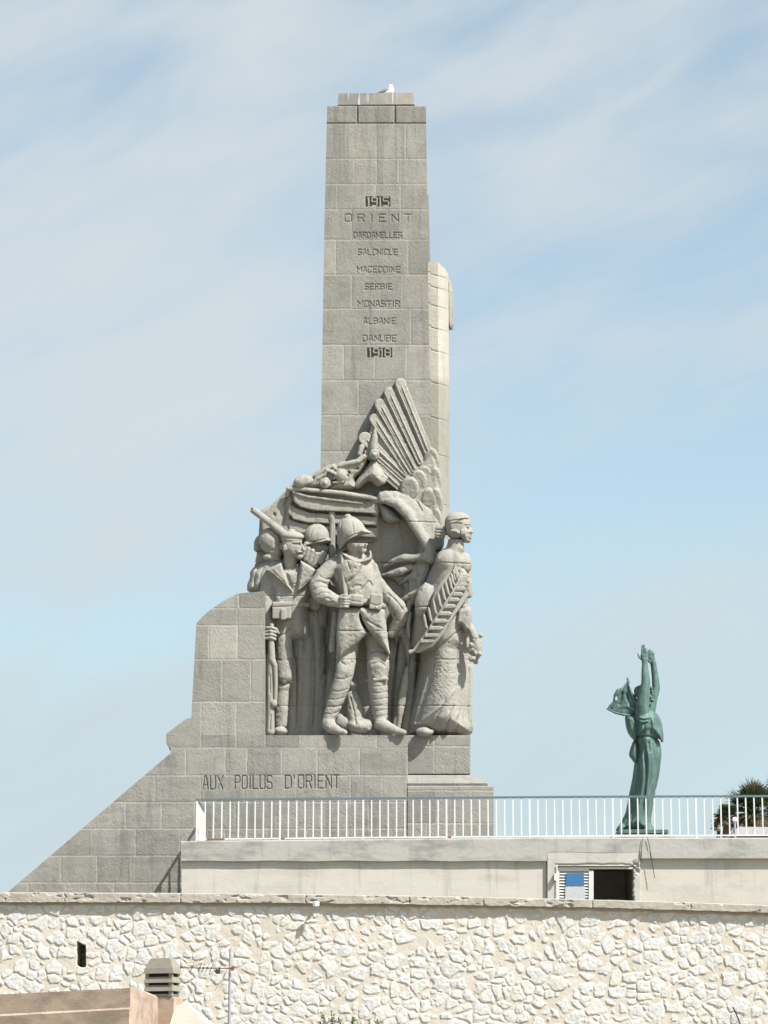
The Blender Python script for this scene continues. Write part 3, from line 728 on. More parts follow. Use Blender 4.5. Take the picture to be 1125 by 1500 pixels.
for pts, w, a in [([(441, 905), (440, 1000), (437, 1075)], 2.2, 3.5), ([(460, 900), (458, 1000), (455, 1075)], 2.2, 3.5), ([(585, 930), (577, 1000), (572, 1075)], 2, 3), ([(597, 960), (590, 1020), (586, 1075)], 1.8, 3),
                 ([(560, 760), (556, 800), (560, 850)], 3, 1.5), ([(580, 760), (586, 800), (575, 840)], 4, -1.5), ([(470, 910), (480, 960), (470, 1000)], 3, 2.5)]:
    sc.br(pts, w, a)
sc.path([(596, 978, -50, 2.5), (592, 1005, -46, 6.5), (587, 1035, -46, 6), (583, 1068, -48, 3)], 3)     # lit pleat beside the woman
for vv in (825, 873, 924, 966, 1034): sc.br([(365, vv), (520, vv), (690, vv)], .8, 1.3, fade=.01)
for uu, a, b in ((553, 745, 860), (443, 873, 924), (500, 924, 966), (560, 966, 1034), (478, 1034, 1076)): sc.br([(uu, a), (uu, b)], .8, 1.3, fade=.01)
sc.rough(.7, 5)
sc.mesh('drapery_backdrop', CV, mon)

# bier with the banded hull under it
sc = Sculpt(378, 575, 695, 800, -92, -40, .9)
sc.pris([(382, 749), (400, 738), (423, 714), (432, 716), (428, 740), (424, 765), (432, 800), (384, 800)], -92, -70, 3)
sc.br([(410, 742), (414, 760), (408, 785)], 4, 1.5); sc.ell((402, 754, -68), (3, 4, 5), k=1, op='sub'); sc.br([(424, 722), (417, 740), (419, 748), (414, 775)], 1.6, 3)
sc.pris([(425, 717), (470, 719), (556, 731), (556, 790), (520, 800), (424, 792), (420, 745)], -92, -76, 2)
sc.pil([(429, 723), (450, 728), (500, 734), (553, 738), (553, 753), (500, 750), (460, 748), (440, 743), (430, 735)], -84, -57, 2, k=.5, rim=.85, smooth=False)
sc.pil([(424, 737), (434, 744), (455, 751), (500, 754), (553, 757), (553, 770), (500, 768), (450, 766), (430, 761), (421, 751)], -84, -63, 2, k=.5, rim=.85, smooth=False)
sc.pil([(421, 759), (440, 766), (470, 770), (553, 773), (553, 788), (470, 784), (424, 780)], -84, -68, 2, k=.5, rim=.85, smooth=False)
sc.path([(422, 716, -60, 3.2), (445, 717, -55, 3.2), (500, 722, -52, 3.3), (548, 730, -54, 3.6)], 1)
sc.path([(430, 721, -57, 2.2), (450, 727.5, -56, 2.3), (500, 733.5, -55, 2.3), (530, 737, -56, 2.3)], 1)
sc.path([(424, 716, -60, 2), (421, 724, -64, 4)], 2)
sc.pil([(530, 733), (548, 730), (556, 740), (554, 756), (543, 754), (534, 746)], -84, -58, 6, k=1, rim=.5)
sc.rough(.4, 4)
sc.mesh('bier', CV, mon)

# fallen figure lying on the bier
sc = Sculpt(416, 600, 615, 724, -92, -38, .8)
sc.pil([(424, 717), (429, 708), (433, 701), (442, 695), (456, 694), (468, 688), (482, 681), (492, 680), (498, 690), (490, 702), (488, 717)], -86, -56, 12, rim=.2)
sc.ell((442, 706, -58), (12, 9, 10), roll=-25, k=3); sc.br([(434, 703), (444, 697), (458, 696)], 1.2, 1.6); sc.br([(450, 714), (458, 706), (460, 697)], 1.6, 1.8)
sc.path([(462, 697, -60, 3), (478, 687, -58, 3), (487, 683, -58, 3)], 2); sc.br([(464, 703), (474, 696), (480, 690)], 2, -1.5)
sc.box((484, 695, -62), (8.5, 6, 9), roll=22, rnd=2); sc.box((484, 697, -55), (6.5, 4, 6), roll=22, rnd=1.5, op='sub')
sc.pil([(484, 684), (492, 680), (500, 676), (512, 675), (522, 670), (528, 666), (535, 664.5), (539, 673), (535, 684), (528, 694), (520, 702), (520, 717), (482, 717), (490, 704)], -86, -54, 9, rim=.3)
sc.path([(498, 683, -56, 3), (510, 679, -54, 3.5), (524, 676, -53, 4), (533, 669, -55, 4)], 2)
sc.ell((524, 687, -52), (2.2, 3.6, 6), roll=-35, k=.6, op='sub'); sc.ell((511.5, 692, -54), (1.6, 3, 6), roll=-35, k=.6, op='sub'); sc.br([(515, 696), (530, 680)], 1.2, 1.2); sc.br([(500, 716), (505, 700), (512, 696)], 2, 1.8)
sc.path([(488, 707, -54, 1.6), (502, 706, -53, 1.6)], 1); sc.ell((500, 697, -56), (8, 9, 8), k=4)
sc.pil([(518, 712), (524, 700), (532, 690), (541, 678), (546, 673), (551, 674), (557, 684), (563, 692), (567, 700), (562, 709), (552, 713), (542, 706), (533, 710), (524, 717)], -86, -46, 14, rim=.35)
sc.ell((548, 716, -50), (13, 6, 14), k=2, op='sub'); sc.path([(553, 700, -44, 2.5), (560, 705, -46, 5), (563, 700, -48, 5)], 2)
sc.path([(527, 665, -62, 3.5), (530, 655, -64, 4.5)], 2); sc.path([(549.3, 628, -64, 1.3), (549, 640, -62, 4.5), (547.5, 656, -62, 6.5)], 2)
sc.path([(476, 708, -66, 7.8), (476, 708, -54, 7.8)], 1)
sc.br([(476 + 5 * math.cos(a), 707.5 + 5 * math.sin(a)) for a in [k * .7 for k in range(10)]], .8, 1.3, fade=0); sc.ell((476, 707.5, -46), (1.8, 1.8, 2), k=.5)
sc.path([(548.3, 666, -66, 7.8), (548.3, 666, -52, 7.8)], 1)
sc.br([(548 + 4.8 * math.cos(a), 666 + 4.8 * math.sin(a)) for a in [k * .7 for k in range(10)]], .8, 1.3, fade=0); sc.ell((548, 666, -44), (2, 2, 2), k=.5)
sc.rough(.5, 4)
sc.mesh('fallen_figure', CV, mon)

# wing: fanned feathers on the pillar
sc = Sculpt(512, 660, 545, 800, -92, -44, .75)
feath = [((586.5, 562), (628, 664), 8.2, -62), ((570.3, 575), (618, 680), 8.2, -63), ((556.6, 592), (609, 690), 8.4, -63.6), ((549.5, 614), (602, 697), 8.8, -64.2), ((534.5, 642), (598, 702), 9.6, -64.8), ((541, 664), (592, 710), 8, -65), ((552, 683), (588, 716), 7, -65)]
sc.pil([(590, 560), (634, 668), (624, 700), (590, 722), (556, 700), (536, 650), (548, 612), (556, 590), (570, 574)], -90, -66.5, 3, k=0, smooth=False, rim=.85)
for i, ((ua, va), (ub, vb), r, w) in enumerate(feath):
    e = np.array([ub - ua, vb - va]); e = e / np.linalg.norm(e); p = np.array([-e[1], e[0]]); a = np.array([ua, va]); b = np.array([ub, vb])
    cap_ = [tuple(a + r * (p * math.cos(t) - e * math.sin(t))) for t in np.linspace(0, math.pi, 9)]
    poly = cap_ + [tuple(b - p * 7.0), tuple(b + p * 6.0)]
    side = lambda UU, VV, a=a, p=p, r=r, w=w: w + 1.5 * np.clip(((UU - a[0]) * p[0] + (VV - a[1]) * p[1]) / r, -1, 1)
    sc.pil(poly, -90, side, 1.8, k=0, smooth=False, rim=.86)
    sc.br([tuple(a + e * 3 - p * .6), tuple(b - p * .6)], .9, -1.1, fade=.05, smooth=False); sc.br([tuple(a + e * 3 + p * 1.4), tuple(b + p * 1.4)], .7, .9, fade=.05, smooth=False)
    sc.br([tuple(a + e * 6 + p * 4.6), tuple(b + p * 3.2)], .6, .9, fade=.05, smooth=False)
    sc.br([tuple(a - p * r), tuple(b - p * 7)], .7, .8, fade=.02, smooth=False)
sc.pil([(627, 656), (634, 656), (640, 665), (643, 680), (646, 700), (648, 745), (641, 775), (630, 798), (606, 760), (592, 730), (594, 712), (606, 690), (619, 672)], -90, -60, 9, k=1, rim=.4)
for (cx, cy, rx, ry, w) in [(632, 676, 12, 20, -58), (622, 704, 14, 22, -57), (637, 706, 10, 22, -57), (613, 708, 13, 20, -54), (600, 716, 14, 18, -51), (638, 738, 11, 24, -55), (628, 736, 12, 22, -54), (639, 766, 9, 22, -56)]:
    sc.pil([(cx + rx * math.cos(t), cy + ry * math.sin(t)) for t in np.linspace(0, 2 * math.pi, 18, endpoint=False)], -88, lambda a, b, cy=cy, ry=ry, w=w: w - .22 * (b - cy + ry), 4, k=.3, smooth=False, rim=.8)
sc.br([(628, 740), (622, 760), (626, 785)], 3, 1.2); sc.rough(.45, 4)
sc.mesh('carved_wing', CV, mon)

# flag falling between the bier and the woman
sc = Sculpt(535, 665, 712, 915, -92, -20, .9)
sc.pil([(554, 722), (575, 719), (600, 722), (622, 735), (640, 752), (648, 775), (650, 800), (634, 808), (618, 792), (602, 764), (586, 746), (570, 738), (556, 737)], -88, lambda a, b: -49 - .28 * np.clip(a - np.interp(b, [722, 740, 753, 772, 789, 804], [560, 582, 597, 607, 619, 630]) - 5, 0, 60), 7, rim=.7)
sc.br([(598, 723), (610, 734), (620, 752)], 1.2, 2.2)
sc.path([(545, 733, -62, 4), (562, 731, -56, 6), (582, 738, -51, 7.5), (597, 752, -49, 7.5), (608, 771, -48, 7), (620, 789, -48, 7), (630, 804, -47, 8), (632, 818, -50, 9)], 6)
sc.pil([(552, 734), (570, 742), (588, 760), (584, 765), (566, 766), (556, 752)], -88, -58, 10, rim=.3)
sc.ell((580, 768, -44), (18, 14, 16), roll=35, k=5, op='sub')
sc.pil([(616, 792), (636, 802), (640, 815), (630, 845), (622, 862), (607, 888), (598, 880), (598, 850), (606, 820)], -90, -54, 10, rim=.3)
sc.pil([(566, 836), (590, 822), (622, 818), (622, 845), (604, 872), (584, 884), (590, 862), (574, 850)], -90, -72, 8, k=4)
sc.path([(564, 830, -74, 2.5), (577, 822, -66, 4.5), (592, 817, -58, 5.5), (608, 817, -54, 5.5), (624, 814, -50, 7)], 7)
sc.path([(560, 843, -76, 2.5), (572, 841, -68, 5), (588, 836, -62, 6.5), (602, 830, -62, 5)], 6)
sc.path([(586, 855, -74, 2), (596, 847, -67, 4), (610, 841, -60, 6)], 4)
sc.path([(582, 884, -72, 2.5), (594, 877, -62, 4), (606, 869, -56, 4.5), (616, 862, -52, 5)], 4)
sc.ell((600, 858, -52), (13, 9, 12), roll=-30, k=5, op='sub')
sc.path([(600, 880, -64, 4), (598, 900, -60, 3)], 3)
sc.br([(545, 764), (600, 764), (650, 766)], .7, 1.2, fade=.02); sc.br([(545, 825), (600, 825), (655, 826)], .7, 1.2, fade=.02); sc.rough(.7, 5); sc.br([(626, 800), (625, 830), (612, 868)], .8, .8)
sc.mesh('flag_folds', CV, mon)

# ---- central soldier
SH = 9; SHIFT = {'soldier_figure': 9, 'sailor_figure': -7}
root = Sculpt(444, 606, 796, 1082, -78, 10, .85)
s_ = root
chest = lambda UU, VV: -20 + 9 * np.exp(-(((UU - 518) / 24) ** 2)) - .03 * np.abs(VV - 845)
s_.pil([(499, 808), (486, 819), (480, 832), (486, 852), (496, 872), (499, 894), (560, 896), (562, 880), (560, 858), (556, 838), (548, 822), (536, 812), (515, 805)], -66, chest, 22, k=3, rim=.15)
s_.path([(487, 829, -34, 12), (474, 843, -32, 12.5), (466, 858, -28, 13), (470, 870, -22, 12.5), (484, 878, -13, 11), (497, 882, -8, 8.5)], 4)
s_.path([(545, 832, -40, 9), (552, 850, -48, 8), (567, 872, -54, 10), (582, 890, -57, 13), (588, 904, -60, 12), (574, 928, -64, 7)], 6)
for f in ([(566, 868), (580, 880), (592, 896)], [(562, 880), (574, 892), (582, 912)], [(570, 874), (566, 896)], [(584, 886), (576, 904)]): s_.br(f, 1.4, 1.8)
for f in ([(456, 858), (466, 852), (480, 856)], [(457, 866), (468, 860), (480, 862)], [(462, 874), (474, 868), (486, 871)], [(468, 882), (478, 876), (486, 879)], [(466, 842), (476, 848), (486, 848)], [(474, 885), (484, 882), (492, 884)]):
    s_.br(f, 1.5, 1.25)
s_.br([(492, 832), (496, 850), (490, 868)], 3, 3.0)
# fist holding the strap
s_.ell((506, 882, -4), (8.5, 8.5, 8), k=2)
for i, vv in enumerate((876, 880, 884, 888)): s_.path([(499, vv, 1, 2.2), (505, vv + .5, 4.2, 2.3), (512 - i * .7, vv + .6, 1.5, 2.1)], .8)
s_.path([(500, 873, 0, 2.4), (507, 872, 3, 2.4), (512, 875, 2, 2.0)], 1)
# neck, head, collar
s_.path([(520, 812, -32, 11), (520, 800, -30, 11)], 3)
s_.ell((520, 795, -28), (13, 16, 15), k=3); s_.ell((529, 799, -21), (8, 9, 9), k=3)
s_.path([(533, 791, -17, 1.8), (536.5, 797.5, -14, 2.3)], 1.5); s_.ell((532, 807, -19), (5.5, 4, 5), k=2); s_.br([(527, 802.5), (535, 802)], .8, 1.1); s_.ell((531, 793, -15), (2.6, 1.5, 3), k=.8, op='sub')
s_.pil([(498, 807), (512, 812), (524, 817), (538, 815), (541, 806), (545, 812), (543, 822), (530, 828), (514, 824), (502, 815)], -50, -12, 7, k=2.5, rim=.45)
s_.br([(503, 811), (516, 818), (528, 821)], 1, 1.8); s_.br([(537, 806), (534, 816), (526, 824)], 1, 1.6)
s_.br([(509, 822), (513, 836)], 1.1, 1.6); s_.br([(530, 826), (522, 842), (508, 854)], 1.3, 1.8); s_.br([(546, 822), (549, 840), (548, 862)], 1.3, 1.8)
s_.br([(541, 850), (534, 858), (527, 866)], 1.2, 1.8); s_.br([(541, 850), (547, 862)], 1.2, 1.6); s_.br([(514, 862), (522, 858), (530, 858)], 2, 1.2); s_.br([(552, 842), (553, 866)], 1.5, 1.4)
s_.br([(505, 850), (520, 838)], 3, -1); s_.br([(519, 830), (521, 834)], 1, 1)
# belt
s_.path([(500, 880, -20, 4), (520, 881, -13, 4.2), (545, 883, -14, 4.2), (562, 888, -26, 4)], 1)
# greatcoat skirts turned back
s_.path([(516, 900, -38, 20), (538, 902, -38, 20)], 6)
s_.pil([(498, 890), (512, 889), (529, 892), (531, 906), (536, 922), (538, 927), (529, 937), (516, 948), (505, 957), (497, 961), (493, 940), (494, 915)], -62, -4, 13, k=.6, rim=.84)
s_.pil([(526, 892), (545, 892), (562, 893), (564, 905), (567, 925), (569, 945), (571, 959), (561, 947), (547, 932), (534, 915)], -62, -2, 11, k=.6, rim=.86)
s_.br([(527, 897), (529, 910), (536, 922)], 1.4, 4.5); s_.br([(533, 905), (546, 914), (562, 922)], 1.2, 1.6); s_.br([(498, 924), (512, 924), (530, 925)], .8, .8)
s_.ell((544, 946, -22), (9, 11, 18), roll=-25, k=3, op='sub')
# left leg (bent, striding)
s_.path([(512, 925, -40, 18), (508, 958, -32, 15.5), (505, 985, -20, 13.5), (498, 1008, -20, 13), (489, 1034, -21, 11.5), (482, 1052, -20, 9.5)], 4)
s_.path([(481, 1060, -18, 10), (486, 1066, -10, 8.5), (497, 1071, -2, 5.6), (505, 1073, 1, 4)], 3)
for vv, uu in ((994, 503), (1012, 497), (1024, 493), (1035, 489), (1045, 485)): s_.br([(uu - 14, vv - 1), (uu, vv + 1), (uu + 14, vv - 4)], 1.1, .9)
s_.br([(497, 968), (508, 975), (518, 968)], 2.5, 1.6); s_.br([(520, 950), (514, 975), (506, 992)], 2, -1.6)
# right leg (straight, puttees)
s_.path([(548, 922, -42, 17), (553, 950, -36, 16), (554, 975, -26, 16.5), (553, 1000, -28, 14.5), (555, 1025, -29, 13.5), (557, 1048, -28, 11)], 4)
s_.path([(558, 1060, -24, 10.5), (568, 1066, -16, 8.5), (580, 1070, -8, 6), (592, 1073, -4, 4)], 3)
for vv in (1003, 1013, 1022, 1031, 1039, 1047, 1054): s_.br([(539, vv), (554, vv + 2.5), (572, vv - 1)], 1.0, .8, fade=.08)
s_.br([(540, 957), (554, 953), (568, 958)], 1.4, 2.2); s_.br([(542, 975), (556, 970), (566, 978)], 2, 1.6); s_.br([(540, 990), (556, 998), (568, 992)], 2.2, 2); s_.path([(548, 996, -14, 2.5), (566, 994, -16, 3)], 2)
s_.ell((488, 1060, -8), (2, 1, 3), k=1); [s_.br([(448, vv), (510, vv), (600, vv)], .7, 1.0, fade=.02) for vv in (924, 966, 1034)]; s_.rough(.6, 4, 2)
s_.o[2] += SH; sold = s_.mesh('soldier_figure', CV, mon, label='standing infantryman in greatcoat and puttees, hand on his strap')
def sub(name, parent, box, fn, step=.8, mat=None):
    q = Sculpt(*box, step); fn(q); q.o[2] += SHIFT.get(parent.name.split('.')[0], 0); return q.mesh(name, mat or CV, parent)
def helmet(q):
    q.pil([(503, 758), (509, 755.5), (515, 756), (522, 759), (528.5, 763.5), (532.5, 769), (536, 774.5), (542.6, 778.6), (543, 781.8), (535, 783), (526, 785.5), (516, 790), (506, 799), (500, 805.5), (496.5, 803), (494, 790), (494.5, 775), (498, 765)], -50, -9, 13, k=0, rim=.3)
    q.ell((514, 779, -28), (20, 22.5, 23), roll=-29, k=3, below=8.5)
    q.ell((509.5, 757, -26), (5.5, 4.2, 6), k=1)
    q.ell((527, 804, -24), (24, 13.5, 26), roll=-27, k=1, op='sub')
    q.br([(504, 790), (520, 783), (537, 777)], .9, 1.4, fade=.03); q.br([(501, 762), (499, 778), (505, 794)], .8, 1.1); q.br([(514, 760), (517, 772), (519, 783)], .8, .9)
sub('sun_helmet', sold, (484, 550, 748, 812, -56, 4), helmet, .7)
sub('shoulder_strap', sold, (490, 516, 808, 878, -24, 6), lambda q: q.pil([(498, 812), (502.5, 811), (506, 840), (510, 874), (504, 875), (500, 842)], -28, lambda a, b: -18.5 + (b - 812) * .13, 2, smooth=False, rim=.85))
sub('ammunition_pouch', sold, (506, 536, 864, 894, -22, 10), lambda q: (q.box((521, 879, -6), (11.5, 8.5, 8), roll=3, rnd=4), q.br([(512, 880), (530, 882)], .8, .9)))
sub('ammunition_pouch', sold, (538, 564, 866, 900, -24, 10), lambda q: (q.box((550.5, 881.5, -7), (9, 11.5, 8), roll=6, rnd=2.2), q.br([(543, 884), (551, 887), (559, 885)], .9, 1.2, fade=0), q.ell((551, 890, 2), (1.6, 1.6, 2), k=.5)))
sub('scabbard', sold, (478, 500, 895, 962, -60, -20), lambda q: (q.path([(492, 898, -42, 5), (489, 925, -40, 5), (486.5, 951, -38, 5.2)], 1), q.br([(480, 934), (497, 933)], 1, 1)))
def stump(q):
    q.ell((514, 1002, -36), (10.5, 7, 11), roll=12, k=1); q.path([(514, 1012, -38, 8.5), (518, 1030, -36, 11.5), (522, 1058, -32, 14)], 3)
    q.ell((528, 1064, -26), (19, 12, 20), k=4); q.ell((505, 1060, -38), (14, 12, 14), k=5); q.ell((500, 1054, -42), (9, 9, 10), k=4); q.ell((538, 1062, -24), (10, 10, 12), k=3)
    q.br([(508, 1011), (524, 1012)], 1.6, 2.2, fade=.05); q.br([(512, 1018), (518, 1040), (520, 1052)], 1.2, 2); q.br([(524, 1020), (528, 1045)], 1.2, 1.5); q.br([(519, 1050), (522, 1062)], 1.4, 2)
    q.rough(1.1, 5, 4)
sub('rocky_stump', mon, (484, 556, 990, 1080, -70, 4), stump, .9)

# ---- sailor
s_ = Sculpt(378, 476, 792, 1082, -88, -4, .85)
s_.pil([(390, 838), (400, 831), (414, 826), (438, 822), (456, 828), (465, 840), (462, 860), (455, 885), (455, 905), (456, 932), (440, 940), (398, 938), (391, 910), (388, 870)], -84, -36, 24, k=3, rim=.2)
s_.path([(396, 845, -56, 11), (390, 872, -52, 11), (391, 900, -44, 9.5), (396, 922, -34, 7)], 4)
s_.path([(460, 842, -60, 10), (468, 862, -58, 11), (462, 885, -56, 10)], 4)
s_.ell((398, 927, -26), (8, 8, 7), k=2)
for i, vv in enumerate((921, 926, 931, 936)): s_.path([(389, vv - 1, -19, 2.2), (397, vv - 1.5, -16.5, 2.5), (405 - i * .8, vv + .5, -20, 2.2)], .8)
s_.path([(404, 922, -20, 2.2), (408, 928, -22, 2)], 1)
s_.path([(425, 826, -50, 10), (426, 812, -48, 10)], 3)
s_.ell((426, 800, -46), (14, 18, 17), k=3); s_.ell((434, 803, -42), (10, 13, 12), k=4)
s_.path([(441.5, 797, -36, 1.5), (445.5, 806, -33, 2.3)], 1.5); s_.ell((439, 815, -38), (5.5, 4.5, 6), k=3); s_.path([(430, 794.5, -30, 1.8), (441, 794, -32, 1.8)], 2)
s_.ell((437, 799, -28), (3, 2, 3.5), k=1, op='sub'); s_.br([(436, 810.8), (444, 810.3)], .8, 1.2, fade=.1); s_.br([(430, 806), (437, 812)], 1.2, .8); s_.path([(437, 808.5, -31, 1.2), (443, 808.3, -33, 1.2)], 1.2)
s_.ell((417, 803, -31), (3, 5, 3), roll=-8, k=1); s_.ell((417.4, 803, -28), (1.3, 2.8, 1.5), k=.5, op='sub'); s_.br([(412, 786), (411, 800), (414, 812)], 2, 1)
s_.pil([(389, 835), (400, 829), (412, 824), (415, 834), (420, 848), (428, 866), (430, 869), (418, 858), (402, 845)], -60, -28, 4, k=1, smooth=False, rim=.7)
s_.pil([(440, 821), (450, 826), (464, 835), (456, 850), (446, 860), (434, 870), (436, 856), (439, 838)], -60, -28, 4, k=1, smooth=False, rim=.7)
s_.br([(397, 834), (412, 848), (427, 862)], .8, 1); s_.br([(460, 840), (450, 852), (438, 862)], .8, 1); s_.pil([(419, 838), (438, 836), (435, 856), (430, 864), (424, 852)], -60, -33, 4, k=1, smooth=False, rim=.6); s_.br([(422, 856), (436, 855)], .8, 1)
s_.br([(399, 856), (402, 880), (400, 900)], 2.5, 2.2); s_.br([(410, 870), (412, 884)], 1.2, 1.2)
s_.path([(398, 888, -42, 3), (420, 884, -37, 3), (452, 886, -42, 3)], 1)
s_.path([(408, 910, -42, 3), (418, 928, -40, 3)], 3)
s_.path([(414, 925, -48, 13), (416, 960, -46, 12.5), (416, 990, -42, 12.5), (413, 1010, -46, 10), (412, 1040, -46, 10), (411, 1060, -46, 9.5)], 4)
s_.br([(404, 930), (416, 929), (426, 918)], 1.2, 2); s_.br([(406, 998), (416, 1004), (426, 998)], 2, 2.4); s_.br([(404, 966), (414, 968), (428, 966)], .8, .9)
s_.pil([(424, 900), (446, 892), (474, 892), (476, 960), (472, 1078), (424, 1078), (426, 990)], -88, lambda a, b: -57 - .12 * np.abs(a - 446), 12, k=5, rim=.3)
for f in ([(444, 915), (446, 990), (443, 1074)], [(458, 905), (462, 990), (458, 1074)], [(431, 960), (433, 1020), (431, 1074)]): s_.br(f, 1.8, 2.4)
for f in ([(451, 905), (454, 990), (450, 1074)], [(438, 930), (439, 1000), (437, 1074)]): s_.br(f, 2.6, -1.6)
s_.ell((411, 1071, -32), (10, 7, 14), k=3); 
[s_.br([(384, vv), (420, vv), (470, vv)], .7, 1.0, fade=.02) for vv in (873, 966, 1034)]; s_.rough(.6, 4, 6)
s_.o[2] -= 7; sail = s_.mesh('sailor_figure', CV, mon, label='sailor in wide-collared jacket grasping a grounded rifle')
def scap(q):
    q.ell((428, 785.5, -46), (17.5, 7.4, 18), roll=3, k=0); q.ell((427, 791, -46), (15.8, 5, 17), roll=3, k=3); q.ell((427, 779, -46), (6, 4.5, 6), k=1)
sub('pompom_cap', sail, (404, 452, 770, 800, -70, -20), scap, .7)
sub('belt_pouch', sail, (394, 432, 878, 912, -52, -14), lambda q: (q.box((412.5, 894, -30), (14, 12.5, 9), rnd=2), q.br([(400, 889), (426, 888)], .8, 1.3, fade=0), q.box((415, 900, -20), (3.5, 8, 2), rnd=1, k=.6), q.box((412, 881, -30), (3, 4, 6), rnd=1)), .7)
sub('grounded_rifle', sail, (386, 412, 912, 1080, -36, -6), lambda q: (q.path([(398, 916, -20, 3), (397, 940, -22, 5), (398, 966, -22, 5.5), (403, 975, -20, 3.5), (404, 1000, -20, 3), (403, 1030, -21, 3)], 2), q.path([(396, 960, -24, 5), (396, 1010, -24, 5), (396, 1072, -24, 6.5)], 2), q.ell((401, 1031, -20), (5, 6, 5), k=2), q.br([(395, 985), (396, 1020)], 1, 1.4), q.br([(397, 1045), (395, 1072)], 1.2, 1.6)))

# ---- men of the rear rank
s_ = Sculpt(362, 480, 760, 880, -97, -30, .9)
s_.pil([(367, 868), (366, 846), (369, 835), (376, 829), (386, 822), (398, 816), (416, 816), (440, 826), (446, 868)], -95, -58, 16, rim=.3)
s_.br([(382, 828), (374, 840), (372, 866)], 1.8, 2.4); s_.br([(388, 830), (382, 842), (381, 866)], 1.2, 1.6)
s_.ell((397, 792, -70), (18, 20, 17), roll=-8, k=3); s_.ell((404, 805, -66), (12, 14, 12), k=4); s_.ell((398, 817, -66), (14, 6, 10), roll=10, k=3); s_.path([(411, 796, -54, 1.6), (412, 803, -52, 2.4)], 2); s_.br([(386, 798), (400, 806), (410, 796)], 2, 1.6); s_.br([(392, 780), (404, 790), (402, 800)], 2.5, 1.5)
s_.ell((380, 797, -82), (8, 12, 9), k=2); s_.ell((377, 803, -80), (5.5, 6, 6), k=1.5); s_.br([(374, 796), (381, 799), (386, 794)], 1, 1.5)
s_.rough(.5, 5, 12)
ra = s_.mesh('rear_left_man', CV, mon, label='hooded man behind the sailor, face half turned')
sub('long_barrel', ra, (364, 430, 740, 800, -76, -40), lambda q: (q.path([(371.5, 747.5, -62, 5), (392, 763, -58, 5.2), (422, 787, -52, 6)], 1), q.ell((369.5, 746, -61), (2.5, 2.5, 3), k=.5, op='sub')))
s_ = Sculpt(436, 500, 785, 862, -92, -40, .8)
s_.ell((463, 800, -72), (15, 17, 14), k=3); s_.ell((472, 803, -68), (9, 9, 9), k=3); s_.path([(463, 815, -76, 10), (466, 840, -78, 22)], 5)
for (a, b, c2, d2, r) in [(447, 799, 444, 812, 3.2), (452, 804, 448, 819, 3.4), (458, 807, 454, 823, 3.6), (464, 812, 459, 827, 3.6), (461, 821, 462, 829, 3.2), (474, 812, 470, 822, 5.5), (468, 812, 466, 816, 3.2)]:
    s_.path([(a, b, -52, r), (c2, d2, -54, r + .6)], 1)
s_.rough(.4, 4, 8)
rb = s_.mesh('rear_middle_man', CV, mon, label='helmeted man between sailor and infantryman, hands at his mouth')
def adrian(q):
    q.ell((464, 787, -66), (18.5, 20, 19), k=0, below=7); q.pil([(444, 800), (446, 792), (465, 790), (480, 786), (486, 794), (474, 797), (456, 800), (446, 806)], -84, -46, 9, k=2, rim=.4); q.br([(447, 796), (466, 792), (481, 789)], .8, 1.2); q.ell((466, 806, -66), (17, 9, 20), roll=-6, k=1, op='sub'); q.br([(463, 768), (457, 776), (455, 790)], .7, .7)
sub('ridged_helmet', rb, (438, 492, 762, 810, -90, -40), adrian, .7)
sub('upright_rifle', mon, (478, 500, 728, 830, -76, -50), lambda q: (q.path([(488, 737, -66, 2.8), (487, 750, -66, 3.2), (486.5, 752, -65, 5), (486, 757, -65, 5.2), (487, 765, -65, 4.2), (486, 825, -66, 5)], .8), q.br([(488, 762), (487, 800)], 1, .8)))

# ---- woman with the palm
s_ = Sculpt(560, 704, 790, 1082, -90, 4, .85)
back = lambda UU, VV: -18 + 12 * np.exp(-((UU - 655) / 26) ** 2)
s_.pil([(640, 812), (652, 803), (664, 799), (676, 801), (683, 813), (688, 830), (690, 848), (688, 866), (685, 885), (690, 905), (691, 925), (688, 955), (640, 962), (606, 952), (603, 925), (606, 900), (613, 876), (624, 850), (632, 830)], -74, back, 30, k=3, rim=.12)
s_.ell((658, 822, -24), (20, 19, 18), k=6); s_.ell((680, 826, -34), (11, 17, 16), k=6)
s_.ell((674, 850, -6), (6, 8, 6), k=4, op='sub'); s_.path([(676, 838, -14, 6), (684, 852, -14, 7), (686, 870, -16, 6.5)], 4)
s_.ell((622, 880, -22), (14, 26, 14), roll=12, k=6)
s_.br([(645, 812), (630, 840), (616, 866)], 2, -1.4); s_.br([(640, 858), (650, 862), (658, 858)], 3, 1.2)
s_.pil([(618, 925), (640, 916), (689, 918), (690, 960), (692, 1000), (690, 1040), (687, 1078), (606, 1080), (597, 1070), (599, 1045), (606, 1010), (614, 970)], -84, lambda a, b: -24 + 12 * np.exp(-((a - 652) / 26) ** 2) + (b - 920) * .07, 36, k=10, rim=.0)
for f, am in (([(634, 985), (620, 1030), (609, 1064)], 2.2), ([(655, 1020), (640, 1050), (634, 1066)], 1.8), ([(666, 1030), (656, 1058), (650, 1078)], 2.6), ([(678, 1000), (674, 1045), (665, 1078)], 2.6)):
    s_.br(f, 2.0, am)
for f in ([(670, 1006), (646, 1034), (612, 1060)], [(660, 1040), (644, 1064), (640, 1078)], [(673, 1040), (660, 1066), (657, 1078)], [(628, 985), (614, 1030), (604, 1066)]):
    s_.br(f, 2.4, -1.8)
s_.br([(600, 1064), (612, 1060), (626, 1066)], 3, -2); s_.ell((622, 1072, -10), (13, 7, 12), k=2); s_.br([(604, 1066), (620, 1062), (634, 1070)], 1.3, 2.4)
s_.br([(640, 950), (660, 934), (674, 921), (684, 919)], 1.2, 2.0)
